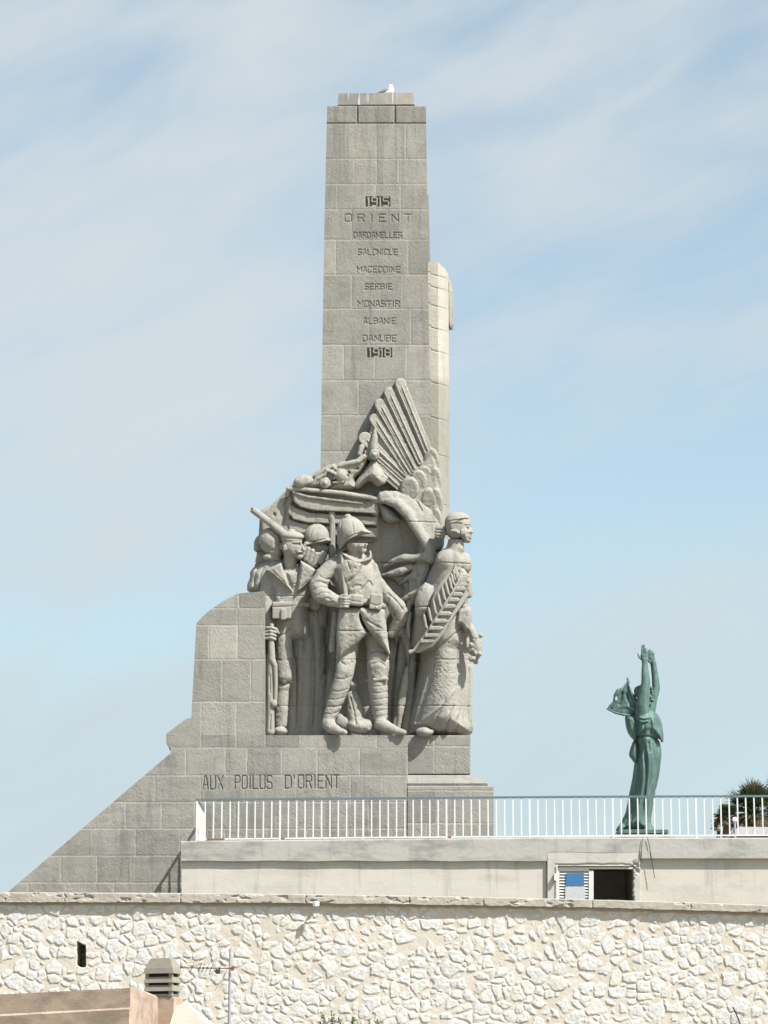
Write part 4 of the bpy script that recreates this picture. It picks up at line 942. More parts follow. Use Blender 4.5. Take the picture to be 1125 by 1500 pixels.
s_.pil([(670, 893), (690, 890), (691, 922), (687, 925), (680, 925), (674, 916), (666, 918)], -50, -4, 7, k=2, rim=.4)
s_.path([(686, 915, -20, 6), (692, 925, -16, 5.5), (696, 934, -12, 5)], 3)
s_.path([(688, 978, -52, 5), (687, 1010, -50, 5), (686, 1045, -50, 6), (685, 1062, -50, 6)], 5); s_.br([(682, 990), (681, 1030), (679, 1066)], 1.0, 1.4)
s_.pil([(572, 905), (590, 893), (606, 900), (608, 930), (604, 965), (598, 990), (592, 965), (586, 935), (580, 950)], -86, -52, 12, rim=.2)
s_.path([(601, 898, -44, 1.5), (598, 915, -42, 3), (600, 935, -44, 1.5)], 1); s_.br([(595, 900), (593, 925), (597, 945)], 1.6, 3); s_.br([(606, 900), (603, 925), (602, 940)], 1.2, 2.5)
for vv, a, b in ((825, 624, 690), (889, 600, 690), (966, 600, 690), (1034, 575, 690)): s_.br([(a, vv), ((a + b) / 2, vv - .5), (b, vv + 1)], .7, 1.4, fade=.04)
s_.path([(668, 786, -28, 10), (667, 802, -28, 13)], 6)
s_.rough(.4, 3.5, 9); 
# rougher pitted stone on the skirt
x = s_.o[0] + s_.st * np.arange(s_.n[0]); y = s_.o[1] + s_.st * np.arange(s_.n[1]); UU, VV = np.meshgrid(x, y, indexing='ij')
mk = np.exp(-(((UU - 650) / 32) ** 2 + ((VV - 985) / 45) ** 2)); s_.D += (mk * 3.0 * np.abs(fbm(UU / 3.2, VV / 3.2, 3, 3) - .5))[..., None].astype(np.float32)
wom = s_.mesh('woman_figure', CV, mon, label='draped woman seen from behind, looking right')
def whead(q):
    out = [(655, 783), (652.6, 776), (651.6, 768), (653.5, 759), (660, 752.6), (669, 750.4), (679, 751.4), (686, 755.5), (689.4, 762), (690, 767.5), (689.2, 770.8), (691.2, 775.5), (694, 780.3), (691.2, 782), (690.8, 784), (692.2, 785.6), (690.8, 787), (691.4, 788.8), (689.2, 790), (689.8, 793), (686.5, 795.6), (679.5, 794.8), (674, 790), (668, 793), (660, 791)]
    q.pil(out, -46, -11, 13, k=0, smooth=False, rim=.12)
    q.pil([(655, 784), (652, 776), (651, 768), (653, 758.5), (660, 752), (669, 750), (679, 751), (686, 755), (688, 760), (682, 764), (676, 769), (674, 776), (670, 783), (662, 786)], -46, -8, 12, k=.6, rim=.2)
    q.pil([(658, 774), (664, 771), (672, 774), (676, 781), (672, 785), (664, 783), (657, 780)], -40, -6, 6, k=.8, rim=.5)
    q.ell((677, 779.5, -11), (2.6, 4.2, 3), roll=-10, k=.5); q.ell((677.2, 779.5, -8), (1.2, 2.4, 1.6), k=.4, op='sub')
    q.ell((686.2, 771.2, -14), (3.8, 2.2, 5), k=1.2, op='sub'); q.ell((685.6, 771.6, -18), (2.8, 1.5, 3), k=.6); q.br([(681, 767.6), (689.5, 767)], 1.0, -1.0, fade=.1)
    q.br([(686, 785.9), (692, 785.9)], .6, 1.6, fade=.05); q.br([(688.5, 782.5), (693, 782)], .7, 1.2, fade=.05); q.br([(676, 786), (681, 791), (686, 793)], 2, -1.0)
    for f in ([(652, 762), (664, 757), (684, 757)], [(652, 767), (664, 762), (682, 762)], [(652, 772), (664, 767), (678, 767)], [(658, 777), (665, 775), (673, 778)], [(657, 788), (664, 787), (670, 785)]): q.br(f, .8, 1.1)
sub('head', wom, (642, 700, 748, 806, -54, -2), whead, .6)
sub('hair_bun', wom, (630, 658, 766, 796, -52, -16), lambda q: (q.pris([(637, 774), (641, 770), (652, 771), (655, 783), (650, 790), (636, 787)], -44, -24, 4), q.br([(636, 776), (654, 776)], .9, 1.5, fade=0), q.br([(636, 780), (654, 780.5)], .9, 1.5, fade=0), q.br([(636, 785), (653, 785)], .9, 1.5, fade=0)), .6)
def palmb(q):
    R0 = [(606, 953), (620, 934), (636, 910), (652, 885), (664, 866), (671, 852), (674, 845)]
    w = lambda u: -14 + 13.5 * math.exp(-((u - 650) / 30) ** 2) + 3
    q.pil([(603, 953), (618, 935), (631, 914), (629, 896), (632, 878), (637, 864), (645, 853), (655, 842), (664, 835), (672, 838), (678, 850), (694, 852), (690, 868), (676, 888), (662, 908), (650, 930), (634, 948), (612, 957)], -34, lambda a, b: -14 + 13.5 * np.exp(-((a - 650) / 30) ** 2) + 1.5, 2, k=.3, smooth=False, rim=.9)
    q.path([(601, 955, w(604), 3.4)] + [(a, b, w(a) + 1, 2.0) for a, b in R0], 1)
    for k in range(13):
        t = .10 + .86 * k / 12; i = min(int(t * 6), 5); f = t * 6 - i; a = R0[i][0] * (1 - f) + R0[i + 1][0] * f; b = R0[i][1] * (1 - f) + R0[i + 1][1] * f
        L = 25 * (1 - .35 * t) if t < .85 else 15; x = a + L; 
        q.pil([(a, b), (a + 3, b - 6.4), (a + L * .8, b - 6.4), (a + L, b - 3.2), (a + L * .85, b + 0.4), (a + 3, b + .6)], -30, w(a + L / 2) + 2.6, 2, k=.3, smooth=False, rim=.93)
        if t > .24:
            L = 27 * (1 - .30 * t)
            q.pil([(a - .5, b), (a - 5.0, b - 4), (a - 8.2, b - L * .75), (a - 7.0, b - L), (a - 4.0, b - L * .85), (a - .8, b - 4)], -30, w(a - 4) + 2.6, 2, k=.3, smooth=False, rim=.93)
    q.pil([(668, 856), (659, 845), (661, 838), (667, 836), (672, 840), (672, 852)], -24, -2, 2, k=.4, rim=.85); q.pil([(672, 854), (672, 842), (676, 838), (678, 846), (676, 853)], -24, -2, 2, k=.4, rim=.85)
    q.br([(666, 840), (669, 853)], .7, 1.2)
sub('palm_branch', wom, (594, 690, 826, 964, -34, 8), palmb, .65)
def bouq(q):
    rg = random.Random(4)
    for i in range(26):
        a = rg.uniform(688, 703); b = rg.uniform(930, 968)
        if abs(a - 697) > 9 - abs(b - 948) * .12: continue
        q.ell((a, b, -14 + rg.uniform(-8, 9)), (rg.uniform(3.2, 5.5), rg.uniform(3.2, 5.5), rg.uniform(3, 5)), roll=rg.uniform(0, 90), k=.8)
    q.ell((697, 948, -16), (9, 19, 10), k=2); q.path([(690, 932, -16, 4), (704, 931, -14, 3.6)], 2)
    q.rough(.8, 2.6, 6)
sub('bouquet', wom, (682, 712, 922, 978, -36, 4), bouq, .7)

# ------------------------------------------------------------------ gull on top
gull = thing('seagull', pt(566, 137, YC + .7), 'small white gull with grey wings resting on top of the pillar', 'bird')
G = lambda name, mat, fn: (lambda q: (fn(q), q.mesh(name, mat, gull, YC + .7)))(Sculpt(545, 585, 115, 145, -12, 12, .3))
G('body', M['gull_w'], lambda q: (q.ell((568, 133.5, 0), (8.5, 4.2, 4), roll=-10, k=0), q.ell((572.6, 131.5, 0), (4.4, 5.6, 4), k=2), q.path([(573, 129, 0, 2.6), (572.5, 126.5, 0, 2.4)], 1.5), q.ell((572.3, 126, 0), (3.1, 2.6, 2.6), k=1), q.path([(562, 135, 0, 2.2), (553, 136.4, 0, .8)], 2)))
G('wing', M['gull_g'], lambda q: (q.ell((563.5, 132.6, 3.0), (7, 2.4, 1.8), roll=-18, k=0), q.path([(559, 134, 3.0, 1.4), (551.5, 136.6, 2, .6)], 1)))
G('beak', M['beak'], lambda q: q.path([(571.2, 126.6, 2.4, .9), (570, 127.6, 4.6, .4)], .5))

# ------------------------------------------------------------------ terrace building
ter = thing('terrace_building', pt(700, 1335, YT), 'low cream rendered terrace building with a stained grey concrete parapet, in front of the monument', 'building')
ptop = lambda u: np.interp(u, [255, 450, 760, 1200], [1232.6, 1230.5, 1227.8, 1227.6])
def panel(name, ua, ub, vt, vb, H, mat, depth=.3, hole=None, step=.9):
    un = np.arange(ua, ub + step * .5, step); vt = vt(un) if callable(vt) else np.full_like(un, vt); vb = vb(un) if callable(vb) else np.full_like(un, vb)
    t = np.linspace(0, 1, int((vb - vt).max() / step) + 2)[:, None]; U = np.repeat(un[None, :], len(t), 0); V = vt + (vb - vt) * t
    Hh = H(U, V) if callable(H) else H + 0 * U
    if hole is None: return relief(name, U, V, YT, Hh, M[mat], ter, depth)
    # leave the opening out
    m, n = U.shape; Pw = P(U, V, YT); Pw[..., 1] -= Hh; idx = np.arange(m * n).reshape(m, n)
    q = np.stack([idx[:-1, :-1], idx[1:, :-1], idx[1:, 1:], idx[:-1, 1:]], -1).reshape(-1, 4)
    hm = hole(U, V); keep = ~(hm.reshape(-1)[q].any(1)); q = q[keep]
    e = {}
    for f in q:
        for a, b in zip(f, np.roll(f, -1)): e[(int(a), int(b))] = 1
    be = [(a, b) for (a, b) in e if (b, a) not in e]
    verts = Pw.reshape(-1, 3); off = len(verts); bv = verts.copy(); bv[:, 1] = YT + depth
    q2 = np.array([(a + 0, a + off, b + off, b) for a, b in be])
    used = np.unique(np.concatenate([q.ravel(), q2.ravel()])); rm = np.full(off * 2, -1); rm[used] = np.arange(len(used))
    return link(name, np.concatenate([verts, bv])[used], rm[np.concatenate([q, q2])], M[mat], ter)
nz = lambda U, V, a=.006, s=5: a * 2 * (fbm(U / s, V / s, 15, 3) - .5)
def Hpar(U, V):
    h = .10 + nz(U, V, .0025) + .006 * (fbm(U / 40, V / 14, 25, 3) - .5)
    h -= .03 * smooth01((1.2 - (V - ptop(U))) / 1.2); return h
panel('parapet', 265.5, 1200, ptop, lambda u: np.where(u < 801, 1261.5, 1249.0) + .5 * np.sin(u / 17), Hpar, 'para', .5)
panel('moulding', 937, 1200, 1248.0, lambda u: 1258.0 + 0 * u, lambda U, V: .135 + nz(U, V, .004), 'para', .4)
HOLE = lambda U, V: (U > 815) & (U < 928 + 1.5 * (fbm(V / 3, V * 0, 4, 2) - .5) * 2) & (V > 1269.5) & (V < 1400)
def Hbay(U, V):
    h = .095 + nz(U, V, .002)
    crack = np.exp(-((V - 1266.8 - 2.5 * (fbm(U / 14, U * 0 + 2, 8, 3) - .5)) / 1.0) ** 2) * smooth01((U - 811) / 3) * smooth01((925 - U) / 3)
    h -= .05 * crack
    br_ = smooth01((9 - np.hypot((U - 930) / 1.0, (V - 1272) / 1.5)) / 5)
    h += br_ * (.10 * (fbm(U / 3, V / 3, 44, 3) - .55) * 2 - .03); return h
panel('window_bay', 801.5, 937, 1248.5, 1336, Hbay, 'bay', .35, HOLE)
def Hw(U, V): return nz(U, V, .0012, 7) + .006 * (fbm(U / 50, V / 30, 35, 2) - .5)
panel('wall', 266, 801, 1256, 1336, Hw, 'cream', .25)
panel('wall', 937.5, 1200, 1256, 1342, Hw, 'cream', .25)
mb = MB()                                              # side wall, roof slab, room behind the window
xl = float(P(266, 1240, YT)[0]); xr = 12.6; zd = float(P(560, 1231, YT)[2])
x7 = float(P(728, 1240, YM)[0])
mb.box(((xl + .02 + x7) / 2, (YT + .4 + YM - .6) / 2, zd - .14), ((x7 - xl - .02) / 2, (YM - 1.0 - YT) / 2, .12)); mb.box(((x7 + .02 + xr) / 2, YT + .4 + 5, zd - .14), ((xr - x7 - .02) / 2, 5, .12))
mb.build('deck', M['para'], ter)
mb = MB(); mb.box((xl + .14, (YT + .31 + YM - .7) / 2, (zd - .3 + ZT - .3) / 2), (.12, (YM - 1.02 - YT) / 2, (zd - ZT) / 2)); mb.build('side_wall', M['cream'], ter)
a = pt(812, 1262, YT); b = pt(932, 1345, YT); ya, yb = YT + .36, YT + 3.0
vs = [(a.x, ya, b.z), (b.x, ya, b.z), (b.x, ya, a.z), (a.x, ya, a.z), (a.x, yb, b.z), (b.x, yb, b.z), (b.x, yb, a.z), (a.x, yb, a.z)]
link('dark_room', vs, [[4, 5, 6, 7], [0, 4, 7, 3], [1, 2, 6, 5], [3, 7, 6, 2], [0, 1, 5, 4]], M['para'], ter, False)
# louvred shutter
sh = thing('louvred_shutter', pt(842, 1325, YT), 'grey louvred shutter with a blue panel above a grey board, beside the dark opening', 'shutter')
Ys = YT - .03
mb = MB()
for (p, q, r, t) in ((815, 1270.5, 819.3, 1330), (862.5, 1275, 869.5, 1330), (815, 1270.5, 928, 1272.8), (819.3, 1272.8, 862.5, 1276.2)): mb.prism([(p, q), (r, q), (r, t), (p, t)], Ys - (.02 if r - p > 50 else 0), Ys + .08)
mb.build('frame', M['greym'], sh)
mb = MB()
for k in range(13):
    v = 1278 + k * 4.25; p = pt(819.4, v, Ys + .03); q = pt(862.4, v, Ys + .03)
    mb.add([(p.x, Ys + .01, p.z - .045), (q.x, Ys + .01, p.z - .045), (q.x, Ys + .07, p.z + .01), (p.x, Ys + .07, p.z + .01), (p.x, Ys + .01, p.z - .038), (q.x, Ys + .01, p.z - .038), (q.x, Ys + .07, p.z + .017), (p.x, Ys + .07, p.z + .017)],
           [[0, 1, 2, 3], [7, 6, 5, 4], [0, 4, 5, 1], [3, 2, 6, 7]])
mb.build('slats', M['white'], sh)
mb = MB(); mb.prism([(829.3, 1279.5), (855.4, 1279.2), (855.6, 1297.8), (829.4, 1298)], Ys - .012, Ys + .005); mb.build('blue_panel', M['blue'], sh)
mb = MB(); mb.prism([(828, 1298.6), (857, 1298.4), (857.4, 1326), (828, 1326)], Ys - .008, Ys + .005); mb.build('grey_board', M['greyp'], sh)
mb = MB(); mb.prism([(811.8, 1279.5), (815, 1279.5), (815, 1289.5), (811.8, 1289.5)], YT - .22, YT - .09); mb.tube([pt(816, 1266, YT - .13), pt(815.4, 1325, YT - .13)], .012, 6)
mb.build('hinge', M['white'], sh)
# hanging cables
for pts_, lab in (([(945, 1200), (942, 1227), (940, 1240), (938.2, 1270)], 'thin black cable hanging straight down the parapet right of the window'), ([(946, 1205), (948.5, 1227), (951, 1238), (954, 1256), (959, 1286)], 'thin black cable slanting across the moulding right of the window')):
    mb = MB(); mb.tube([pt(x, y, YT - .14 - (.14 if y < 1230 else 0) * 0) for x, y in pts_ if y > 1226], .0085, 5); o = mb.build('cable', M['blackm'], None, True); tag(o, lab, 'cable')

# railing
rt = lambda u: float(np.interp(u, [288, 850, 1200], [1171.5, 1167.2, 1165.8])); rb_ = lambda u: float(np.interp(u, [288, 560, 850, 1200], [1229.5, 1226.8, 1224.8, 1223.2]))
rail = thing('railing', pt(700, 1230, YT + .1), 'white metal railing with upright bars and a teal handrail along the edge of the terrace', 'railing')
YR = YT + .06
mb = MB(); us = list(np.linspace(288, 1200, 24))
def bar(mb, ps, hw, hh):
    for a, b in zip(ps[:-1], ps[1:]):
        d = (b - a); L = d.length; n = Vector((-d.y, d.x, 0)).normalized() * hw; z = Vector((0, 0, hh))
        mb.add([a - n - z, a + n - z, a + n + z, a - n + z, b - n - z, b + n - z, b + n + z, b - n + z], [[3, 2, 1, 0], [4, 5, 6, 7], [0, 1, 5, 4], [1, 2, 6, 5], [2, 3, 7, 6], [3, 0, 4, 7]])
cor = pt(288.6, rt(288), YR); ret_end = Vector((cor.x, YM - .01, cor.z))
bar(mb, [pt(u, rt(u), YR) for u in us], .03, .024); bar(mb, [cor + Vector((0, .03, 0)), ret_end], .03, .0235)
mb.build('handrail', M['teal'], rail)
mb = MB(); bar(mb, [pt(u, rb_(u), YR) for u in us], .016, .018); cb = pt(288.6, rb_(288), YR); bar(mb, [cb + Vector((0, .02, 0)), Vector((cb.x, YM - .01, cb.z))], .016, .0175); mb.build('bottom_rail', M['white'], rail)
k = 0; u = 288.8
while u < 1150:
    post = (k % 10 == 0); p = pt(u, rt(u), YR); zb = pt(u, rb_(u) + (4.5 if post else 0), YR).z; h = .022 if post else .0165
    mb = MB(); mb.box((p.x, p.y, (p.z + zb) / 2 - .01), (h, h, (p.z - zb) / 2)); mb.build('post' if post else 'baluster', M['white'], rail)
    k += 1; u += 12.17
for i in range(1, 17):
    y = YR + i * .2; mb = MB(); mb.box((cor.x, y, (cor.z + cb.z) / 2), (.016, .016, (cor.z - cb.z) / 2)); mb.build('baluster', M['white'], rail)
for (ua, ub_) in ((303, 329), (410, 417), (654, 661)):
    mb = MB(); bar(mb, [pt(ua, rb_(ua) + .2, YR - .005), pt(ub_, rb_(ub_) + .2, YR - .005)], .016, .0215); mb.build('rusty_patch', M['rust'], rail)

# ------------------------------------------------------------------ bronze figure with raised arms
YB = 72.2
bro = thing('bronze_statue', pt(940, 1223, YB), 'green weathered bronze statue of a robed figure raising both arms, cloth billowing behind', 'statue')
q = Sculpt(898, 982, 1028, 1226, -26, 26, .75)
q.pil([(925, 1046), (934, 1038), (948, 1036), (958, 1042), (966, 1052), (970, 1066), (972, 1082), (966, 1082), (969, 1100), (968, 1118), (966, 1135), (961, 1160), (956, 1185), (954, 1205), (958, 1219), (905, 1219), (909, 1205), (916, 1190), (921, 1165), (926, 1140), (929, 1118), (931, 1095), (928, 1075), (924, 1060)], -19, 19, 22, k=0, rim=-.0)
q.pil([(916, 1049), (926, 1046), (934, 1052), (936, 1066), (934, 1084), (926, 1082), (919, 1072), (916, 1060)], -8, 14, 9, k=3, rim=.1)
q.pil([(929, 1084), (934, 1090), (934, 1110), (931, 1119), (925, 1112), (921.5, 1106), (924, 1094)], -10, 12, 8, k=3, rim=.1)
q.pil([(933, 1042), (950, 1038), (962, 1045), (969, 1058), (972, 1084), (967, 1087), (962, 1081), (950, 1078), (938, 1080), (930, 1078)], -18, 21, 14, k=2, rim=.2)
q.br([(931, 1080), (945, 1078.5), (958, 1080), (969, 1086)], 1.4, 2.4, fade=.05)
for f in ([(952, 1050), (954, 1064), (953, 1077)], [(960, 1052), (964, 1066), (964, 1080)], [(944, 1058), (944, 1068), (944, 1077)]): q.br(f, 1.5, 1.3)
for f in ([(944, 1084), (946, 1130), (940, 1215)], [(955, 1086), (958, 1120), (950, 1170), (946, 1215)], [(936, 1090), (938, 1140), (928, 1190), (920, 1216)], [(950, 1084), (952, 1104)], [(963, 1090), (964, 1125), (957, 1170)], [(931, 1150), (922, 1190), (914, 1214)]): q.br(f, 1.8, 1.8)
for f in ([(948, 1095), (951, 1130), (944, 1190)], [(940, 1100), (942, 1140), (933, 1200)]): q.br(f, 2.4, -1.6)
q.pil([(932, 1052), (938, 1046), (950, 1048), (952, 1054), (948, 1060), (938, 1062)], -4, 24, 6, k=2, rim=.3); q.br([(934, 1051), (942, 1055), (951, 1053)], 1.2, 2); q.br([(936, 1057), (943, 1060), (949, 1058)], 1, 1.5)
q.ell((909, 1213, 6), (4, 8, 6), roll=20, k=2); q.ell((950, 1216, 12), (8, 4, 8), k=2)
q.rough(.3, 5, 3); rob = q.mesh('robe', M['bronze'], bro, YB)
q = Sculpt(922, 972, 938, 1062, -24, 26, .5)
q.path([(941, 1050, 8, 11), (941, 1032, 11, 10), (944, 1012, 13, 8), (946, 1001, 14, 6.6), (945, 985, 13, 5.4), (944.5, 972, 12, 4.2), (944, 966, 12, 4.2)], 3)
q.ell((943.5, 961, 12), (5.4, 6.5, 3.2), k=2)
for (a0, b0, a1, b1, r) in ((940.6, 958, 940.8, 945.5, 1.5), (943.2, 957, 943.4, 945, 1.5), (945.6, 957.5, 946.2, 950, 1.4), (947.3, 958.5, 948, 952.5, 1.3)): q.path([(a0, b0, 13, r), ((a0 + a1) / 2, (b0 + b1) / 2, 13.6, r), (a1, b1, 12.6, r * .7)], .4)
q.path([(940, 966, 12, 1.8), (936, 962, 12.5, 1.5), (934.2, 957.5, 12.6, .9)], .8)
q.path([(950, 1044, -8, 10), (956, 1024, -12, 7), (961, 1008, -14, 5.8), (959.5, 990, -14, 5), (957.5, 976, -12, 4.4), (956.5, 970, -11, 4.6)], 3)
q.ell((954.6, 965, -9), (5, 6.5, 3), roll=-12, k=2)
for (a0, b0, a1, b1, r) in ((950.6, 962, 949.6, 953, 1.4), (953, 960, 951.8, 951.6, 1.4), (955.4, 961, 955.2, 953.6, 1.4), (957.6, 963, 958, 956.5, 1.3)): q.path([(a0, b0, -8, r), (a1, b1, -8, r * .7)], .4)
q.path([(952, 970, -7, 2), (948.8, 966, -3, 1.4)], .8)
q.path([(942, 1030, 0, 6), (940, 1020, 0, 6)], 3); q.rough(.2, 4, 5)
q.mesh('arms', M['bronze'], bro, YB)
q = Sculpt(924, 966, 996, 1038, -16, 18, .5)
q.ell((939, 1013, 0), (10.5, 10.5, 10), roll=-20, k=0); q.ell((949, 1017, -2), (6, 9, 8), k=4); q.path([(953.5, 1010, -2, 1.6), (956, 1017, -2, 1.8)], 1.5); q.ell((952, 1026, -3), (4, 4, 5), k=2)
for (a0, b0) in ((954, 1008), (955, 1013), (953, 1021), (956, 1026), (952, 1031)): q.ell((a0, b0, 3), (2.2, 2.6, 3), k=1)
q.br([(930, 1006), (940, 1003), (948, 1008)], 1, 1); q.br([(930, 1014), (938, 1020), (946, 1020)], 1, .9); q.rough(.25, 3, 2)
q.mesh('head', M['bronze'], bro, YB)
q = Sculpt(884, 940, 988, 1056, -16, 20, .6)
def clothw(off, am): return lambda a, b: off + am * np.sin((a - 890) / 5.5 + b / 9)
q.pil([(889, 1038), (893, 1032), (898, 1027), (899, 1017), (904, 1009), (912, 1007), (918, 1001), (920, 996), (917.5, 992.5), (920, 993), (922.5, 999), (921.5, 1006), (924, 1013), (931, 1019), (934, 1026), (932, 1034), (932, 1046), (923, 1050), (914, 1048), (902, 1044), (893, 1041.5)], -6, clothw(3, 1.6), 3, k=0, smooth=False, rim=.6)
q.path([(889, 1038.5, 2, 1), (901, 1044, 6, 1.8), (914, 1047, 8, 2), (924, 1048, 7, 1.8)], 2)
q.ell((913, 1034, 9), (13, 10, 6.5), roll=8, k=2, op='sub'); q.path([(906, 1036, -2, 3), (920, 1035, 2, 3), (930, 1040, 4, 3)], 3)
q.path([(918, 992.5, 1, .7), (921, 1004, 2, 1.3), (926, 1018, 5, 1.4), (932, 1032, 6, 1.2)], 1); q.path([(918, 1000, 1, 1), (910, 1012, 5, 1.5), (902, 1026, 5, 1.5), (897, 1036, 4, 1.6)], 1.5)
q.ell((902.8, 1023, 0), (2.0, 3.2, 12), roll=6, k=.6, op='sub'); q.br([(912, 1012), (910, 1024), (906, 1034)], 1.6, 1.6); q.br([(918, 1014), (920, 1026), (926, 1036)], 1.6, 1.6); q.ell((933, 1042, -1), (5, 5, 5), k=3)
q.rough(.3, 4, 7); q.mesh('billowing_cloth', M['bronze'], bro, YB)
mb = MB(); c = pt(940, 1220.6, YB); mb.box((c.x, YB, c.z), (.64, .5, .05), 0, .01); mb.build('base_plate', M['bronze'], bro)
c2 = pt(940, 1222.5, YB); ped = MB(); ped.box((c.x, YB, (c2.z + zd - .02) / 2 - .03), (.8, .7, (c2.z - zd) / 2 + .01 - .03), 0, .01)
o = ped.build('pedestal', M['para']); tag(o, 'low concrete pedestal under the green bronze statue', 'pedestal')

# ------------------------------------------------------------------ plants beyond the terrace
class Leaves:
    def __init__(s): s.v = []; s.f = []
    def blade(s, a, d, L, w, up=Vector((0, 0, 1)), droop=.15, n=3):
        d = d.normalized(); side = d.cross(up); side = side.normalized() if side.length > 1e-3 else Vector((1, 0, 0)); o0 = len(s.v)
        for i in range(n + 1):
            t = i / n; c = a + d * L * t + Vector((0, 0, -droop * L * t * t)); ww = w * (1 - t) ** .6 * (.6 + .4 * min(1, t * 4)) + .002
            s.v += [tuple(c - side * ww), tuple(c + side * ww)]
        for i in range(n): s.f.append([o0 + 2 * i, o0 + 2 * i + 1, o0 + 2 * i + 3, o0 + 2 * i + 2])
    def fan(s, a, d, R_, rnd, n=18, spread=2.2, w=.018):
        d = d.normalized(); side = d.cross(Vector((0, 0, 1))); side = side.normalized() if side.length > 1e-3 else Vector((1, 0, 0)); nrm = side.cross(d)
        for i in range(n):
            t = (i / (n - 1) - .5) * spread; dd = d * math.cos(t) + side * math.sin(t) + nrm * rnd.uniform(-.12, .12)
            s.blade(a, dd, R_ * rnd.uniform(.8, 1.08) * (1 - .12 * abs(t)), w, nrm, rnd.uniform(.0, .35))
    def build(s, name, mat, parent=None): return s.v and link(name, s.v, s.f, mat, parent, False)
def fan_palm(u, vtop, vc, Y, R_, seed, label, nfr, dry):
    rnd = random.Random(seed); c = pt(u, vc, Y); zb = ZT - .4
    t = thing('fan_palm', (c.x, Y, zb), label, 'palm', None)
    gl, dl_ = Leaves(), Leaves(); pm = MB()
    for i in range(nfr):
        th = rnd.uniform(0, 2 * math.pi); el = rnd.uniform(-.5, 1.5); dr = Vector((math.cos(th) * math.cos(el), math.sin(th) * math.cos(el), math.sin(el)))
        L = R_ * rnd.uniform(.35, .62); e = c + dr * L; pm.tube([c + dr * .05, c + dr * L * .5 + Vector((0, 0, .03)), e], [.014, .011, .008], 4)
        isdry = (-.25 < el < .1 and rnd.random() < .6) or rnd.random() < dry
        (dl_ if isdry else gl).fan(e, dr + Vector((0, 0, -.35 if isdry else 0)), R_ * rnd.uniform(.45, .66), rnd, 20, 2.5, .022)
    pm.build('leaf_stalks', M['palmdry'], t); gl.build('green_fronds', M['palm'], t); dl_.build('dry_fronds', M['palmdry'], t)
    tr = MB(); trr = min(.17, R_ * .17)
    k = 14; pts_ = [Vector((c.x + .04 * math.sin(i), Y, zb + (c.z - zb) * i / k)) for i in range(k + 1)]; tr.tube(pts_, [trr * (1 + .2 * (i % 2) + (.3 if i > k - 3 else 0)) for i in range(k + 1)], 12); tr.build('trunk', M['bark'], t)
    return t
fan_palm(1104, 1146, 1194, 79, .98, 3, 'tall bushy fan palm with brown and green fronds behind the right end of the railing', 84, .22)
fan_palm(1064, 1178, 1200, 78, .46, 8, 'smaller fan palm head left of the bushy palm behind the railing', 46, .08)
fan_palm(1051, 1205, 1214, 77.2, .20, 12, 'tiny withered palm tuft low behind the railing', 14, 1.0)
rnd = random.Random(2); tc_ = pt(1150, 1200, 84)
tr = thing('evergreen_tree', (tc_.x, 84, ZT - .4), 'dark evergreen tree cut by the right edge of the photo', 'tree')
lv = Leaves()
for i in range(5200):
    h = rnd.random() ** .8; r = 1.15 * (1 - h) ** .6 * rnd.uniform(.5, 1.0) + .05; th = rnd.uniform(0, 6.283); c = Vector((tc_.x + r * math.cos(th), 84 + r * math.sin(th), ZT + 1.0 + (pt(1150, 1112, 84).z - ZT - 1.0) * h))
    lv.blade(c, Vector((math.cos(th), math.sin(th), rnd.uniform(.1, 1.2))), rnd.uniform(.1, .26), .03)
lv.build('crown', M['tree'], tr); mb = MB(); mb.tube([Vector((tc_.x, 84, ZT - .4)), Vector((tc_.x, 84, ZT + 1.5)), Vector((tc_.x, 84, ZT + 3.2))], [.13, .1, .03], 8); mb.build('trunk', M['bark'], tr)
# pale zinc roof of a small kiosk and a globe lamp
kio = thing('kiosk', (pt(1110, 1223, 76).x, 77.0, zd), 'low kiosk with a pale seamed metal roof in front of the palms', 'kiosk')
mb = MB(); x0 = pt(1071, 1223, 76).x; x1 = x0 + 2.6; ze = pt(1071, 1224, 76).z; zr = pt(1090, 1211.3, 76.6).z
mb.add([(x0, 76, ze), (x1, 76, ze), (x1, 78, ze), (x0, 78, ze), (x0 + .27, 76.6, zr), (x1 - .27, 76.6, zr), (x1 - .27, 77.4, zr), (x0 + .27, 77.4, zr)], [[0, 1, 5, 4], [1, 2, 6, 5], [2, 3, 7, 6], [3, 0, 4, 7], [4, 5, 6, 7]])
for k in range(6):
    a_ = x0 + .3 + k * .38; mb.tube([(a_ - .12, 75.99, ze + .01), (a_ + .06, 76.6, zr + .01)], .012, 5)
mb.build('roof', M['rooft'], kio)
mb = MB(); mb.box(((x0 + x1) / 2, 77, (ze + zd) / 2 - .02), (1.2, .9, (ze - zd) / 2 - .02)); mb.build('wall', M['cream'], kio)
lam = thing('globe_lamp', (pt(1076, 1200, 75.4).x, 75.4, zd), 'garden lamp with a white globe behind the railing near the palm', 'lamp')
g_ = pt(1076.2, 1200.5, 75.4); q = Sculpt(1068, 1086, 1192, 1210, -7, 7, .4); q.ell((1076.2, 1200.5, 0), (3.6, 3.6, 3.6), k=0); q.mesh('globe', M['bulb'], lam, 75.4)
mb = MB(); mb.tube([(g_.x, 75.4, zd - .02), (g_.x, 75.4, g_.z - .12), (g_.x, 75.4, g_.z - .05)], [.03, .03, .05], 10); mb.build('post', M['galv'], lam)

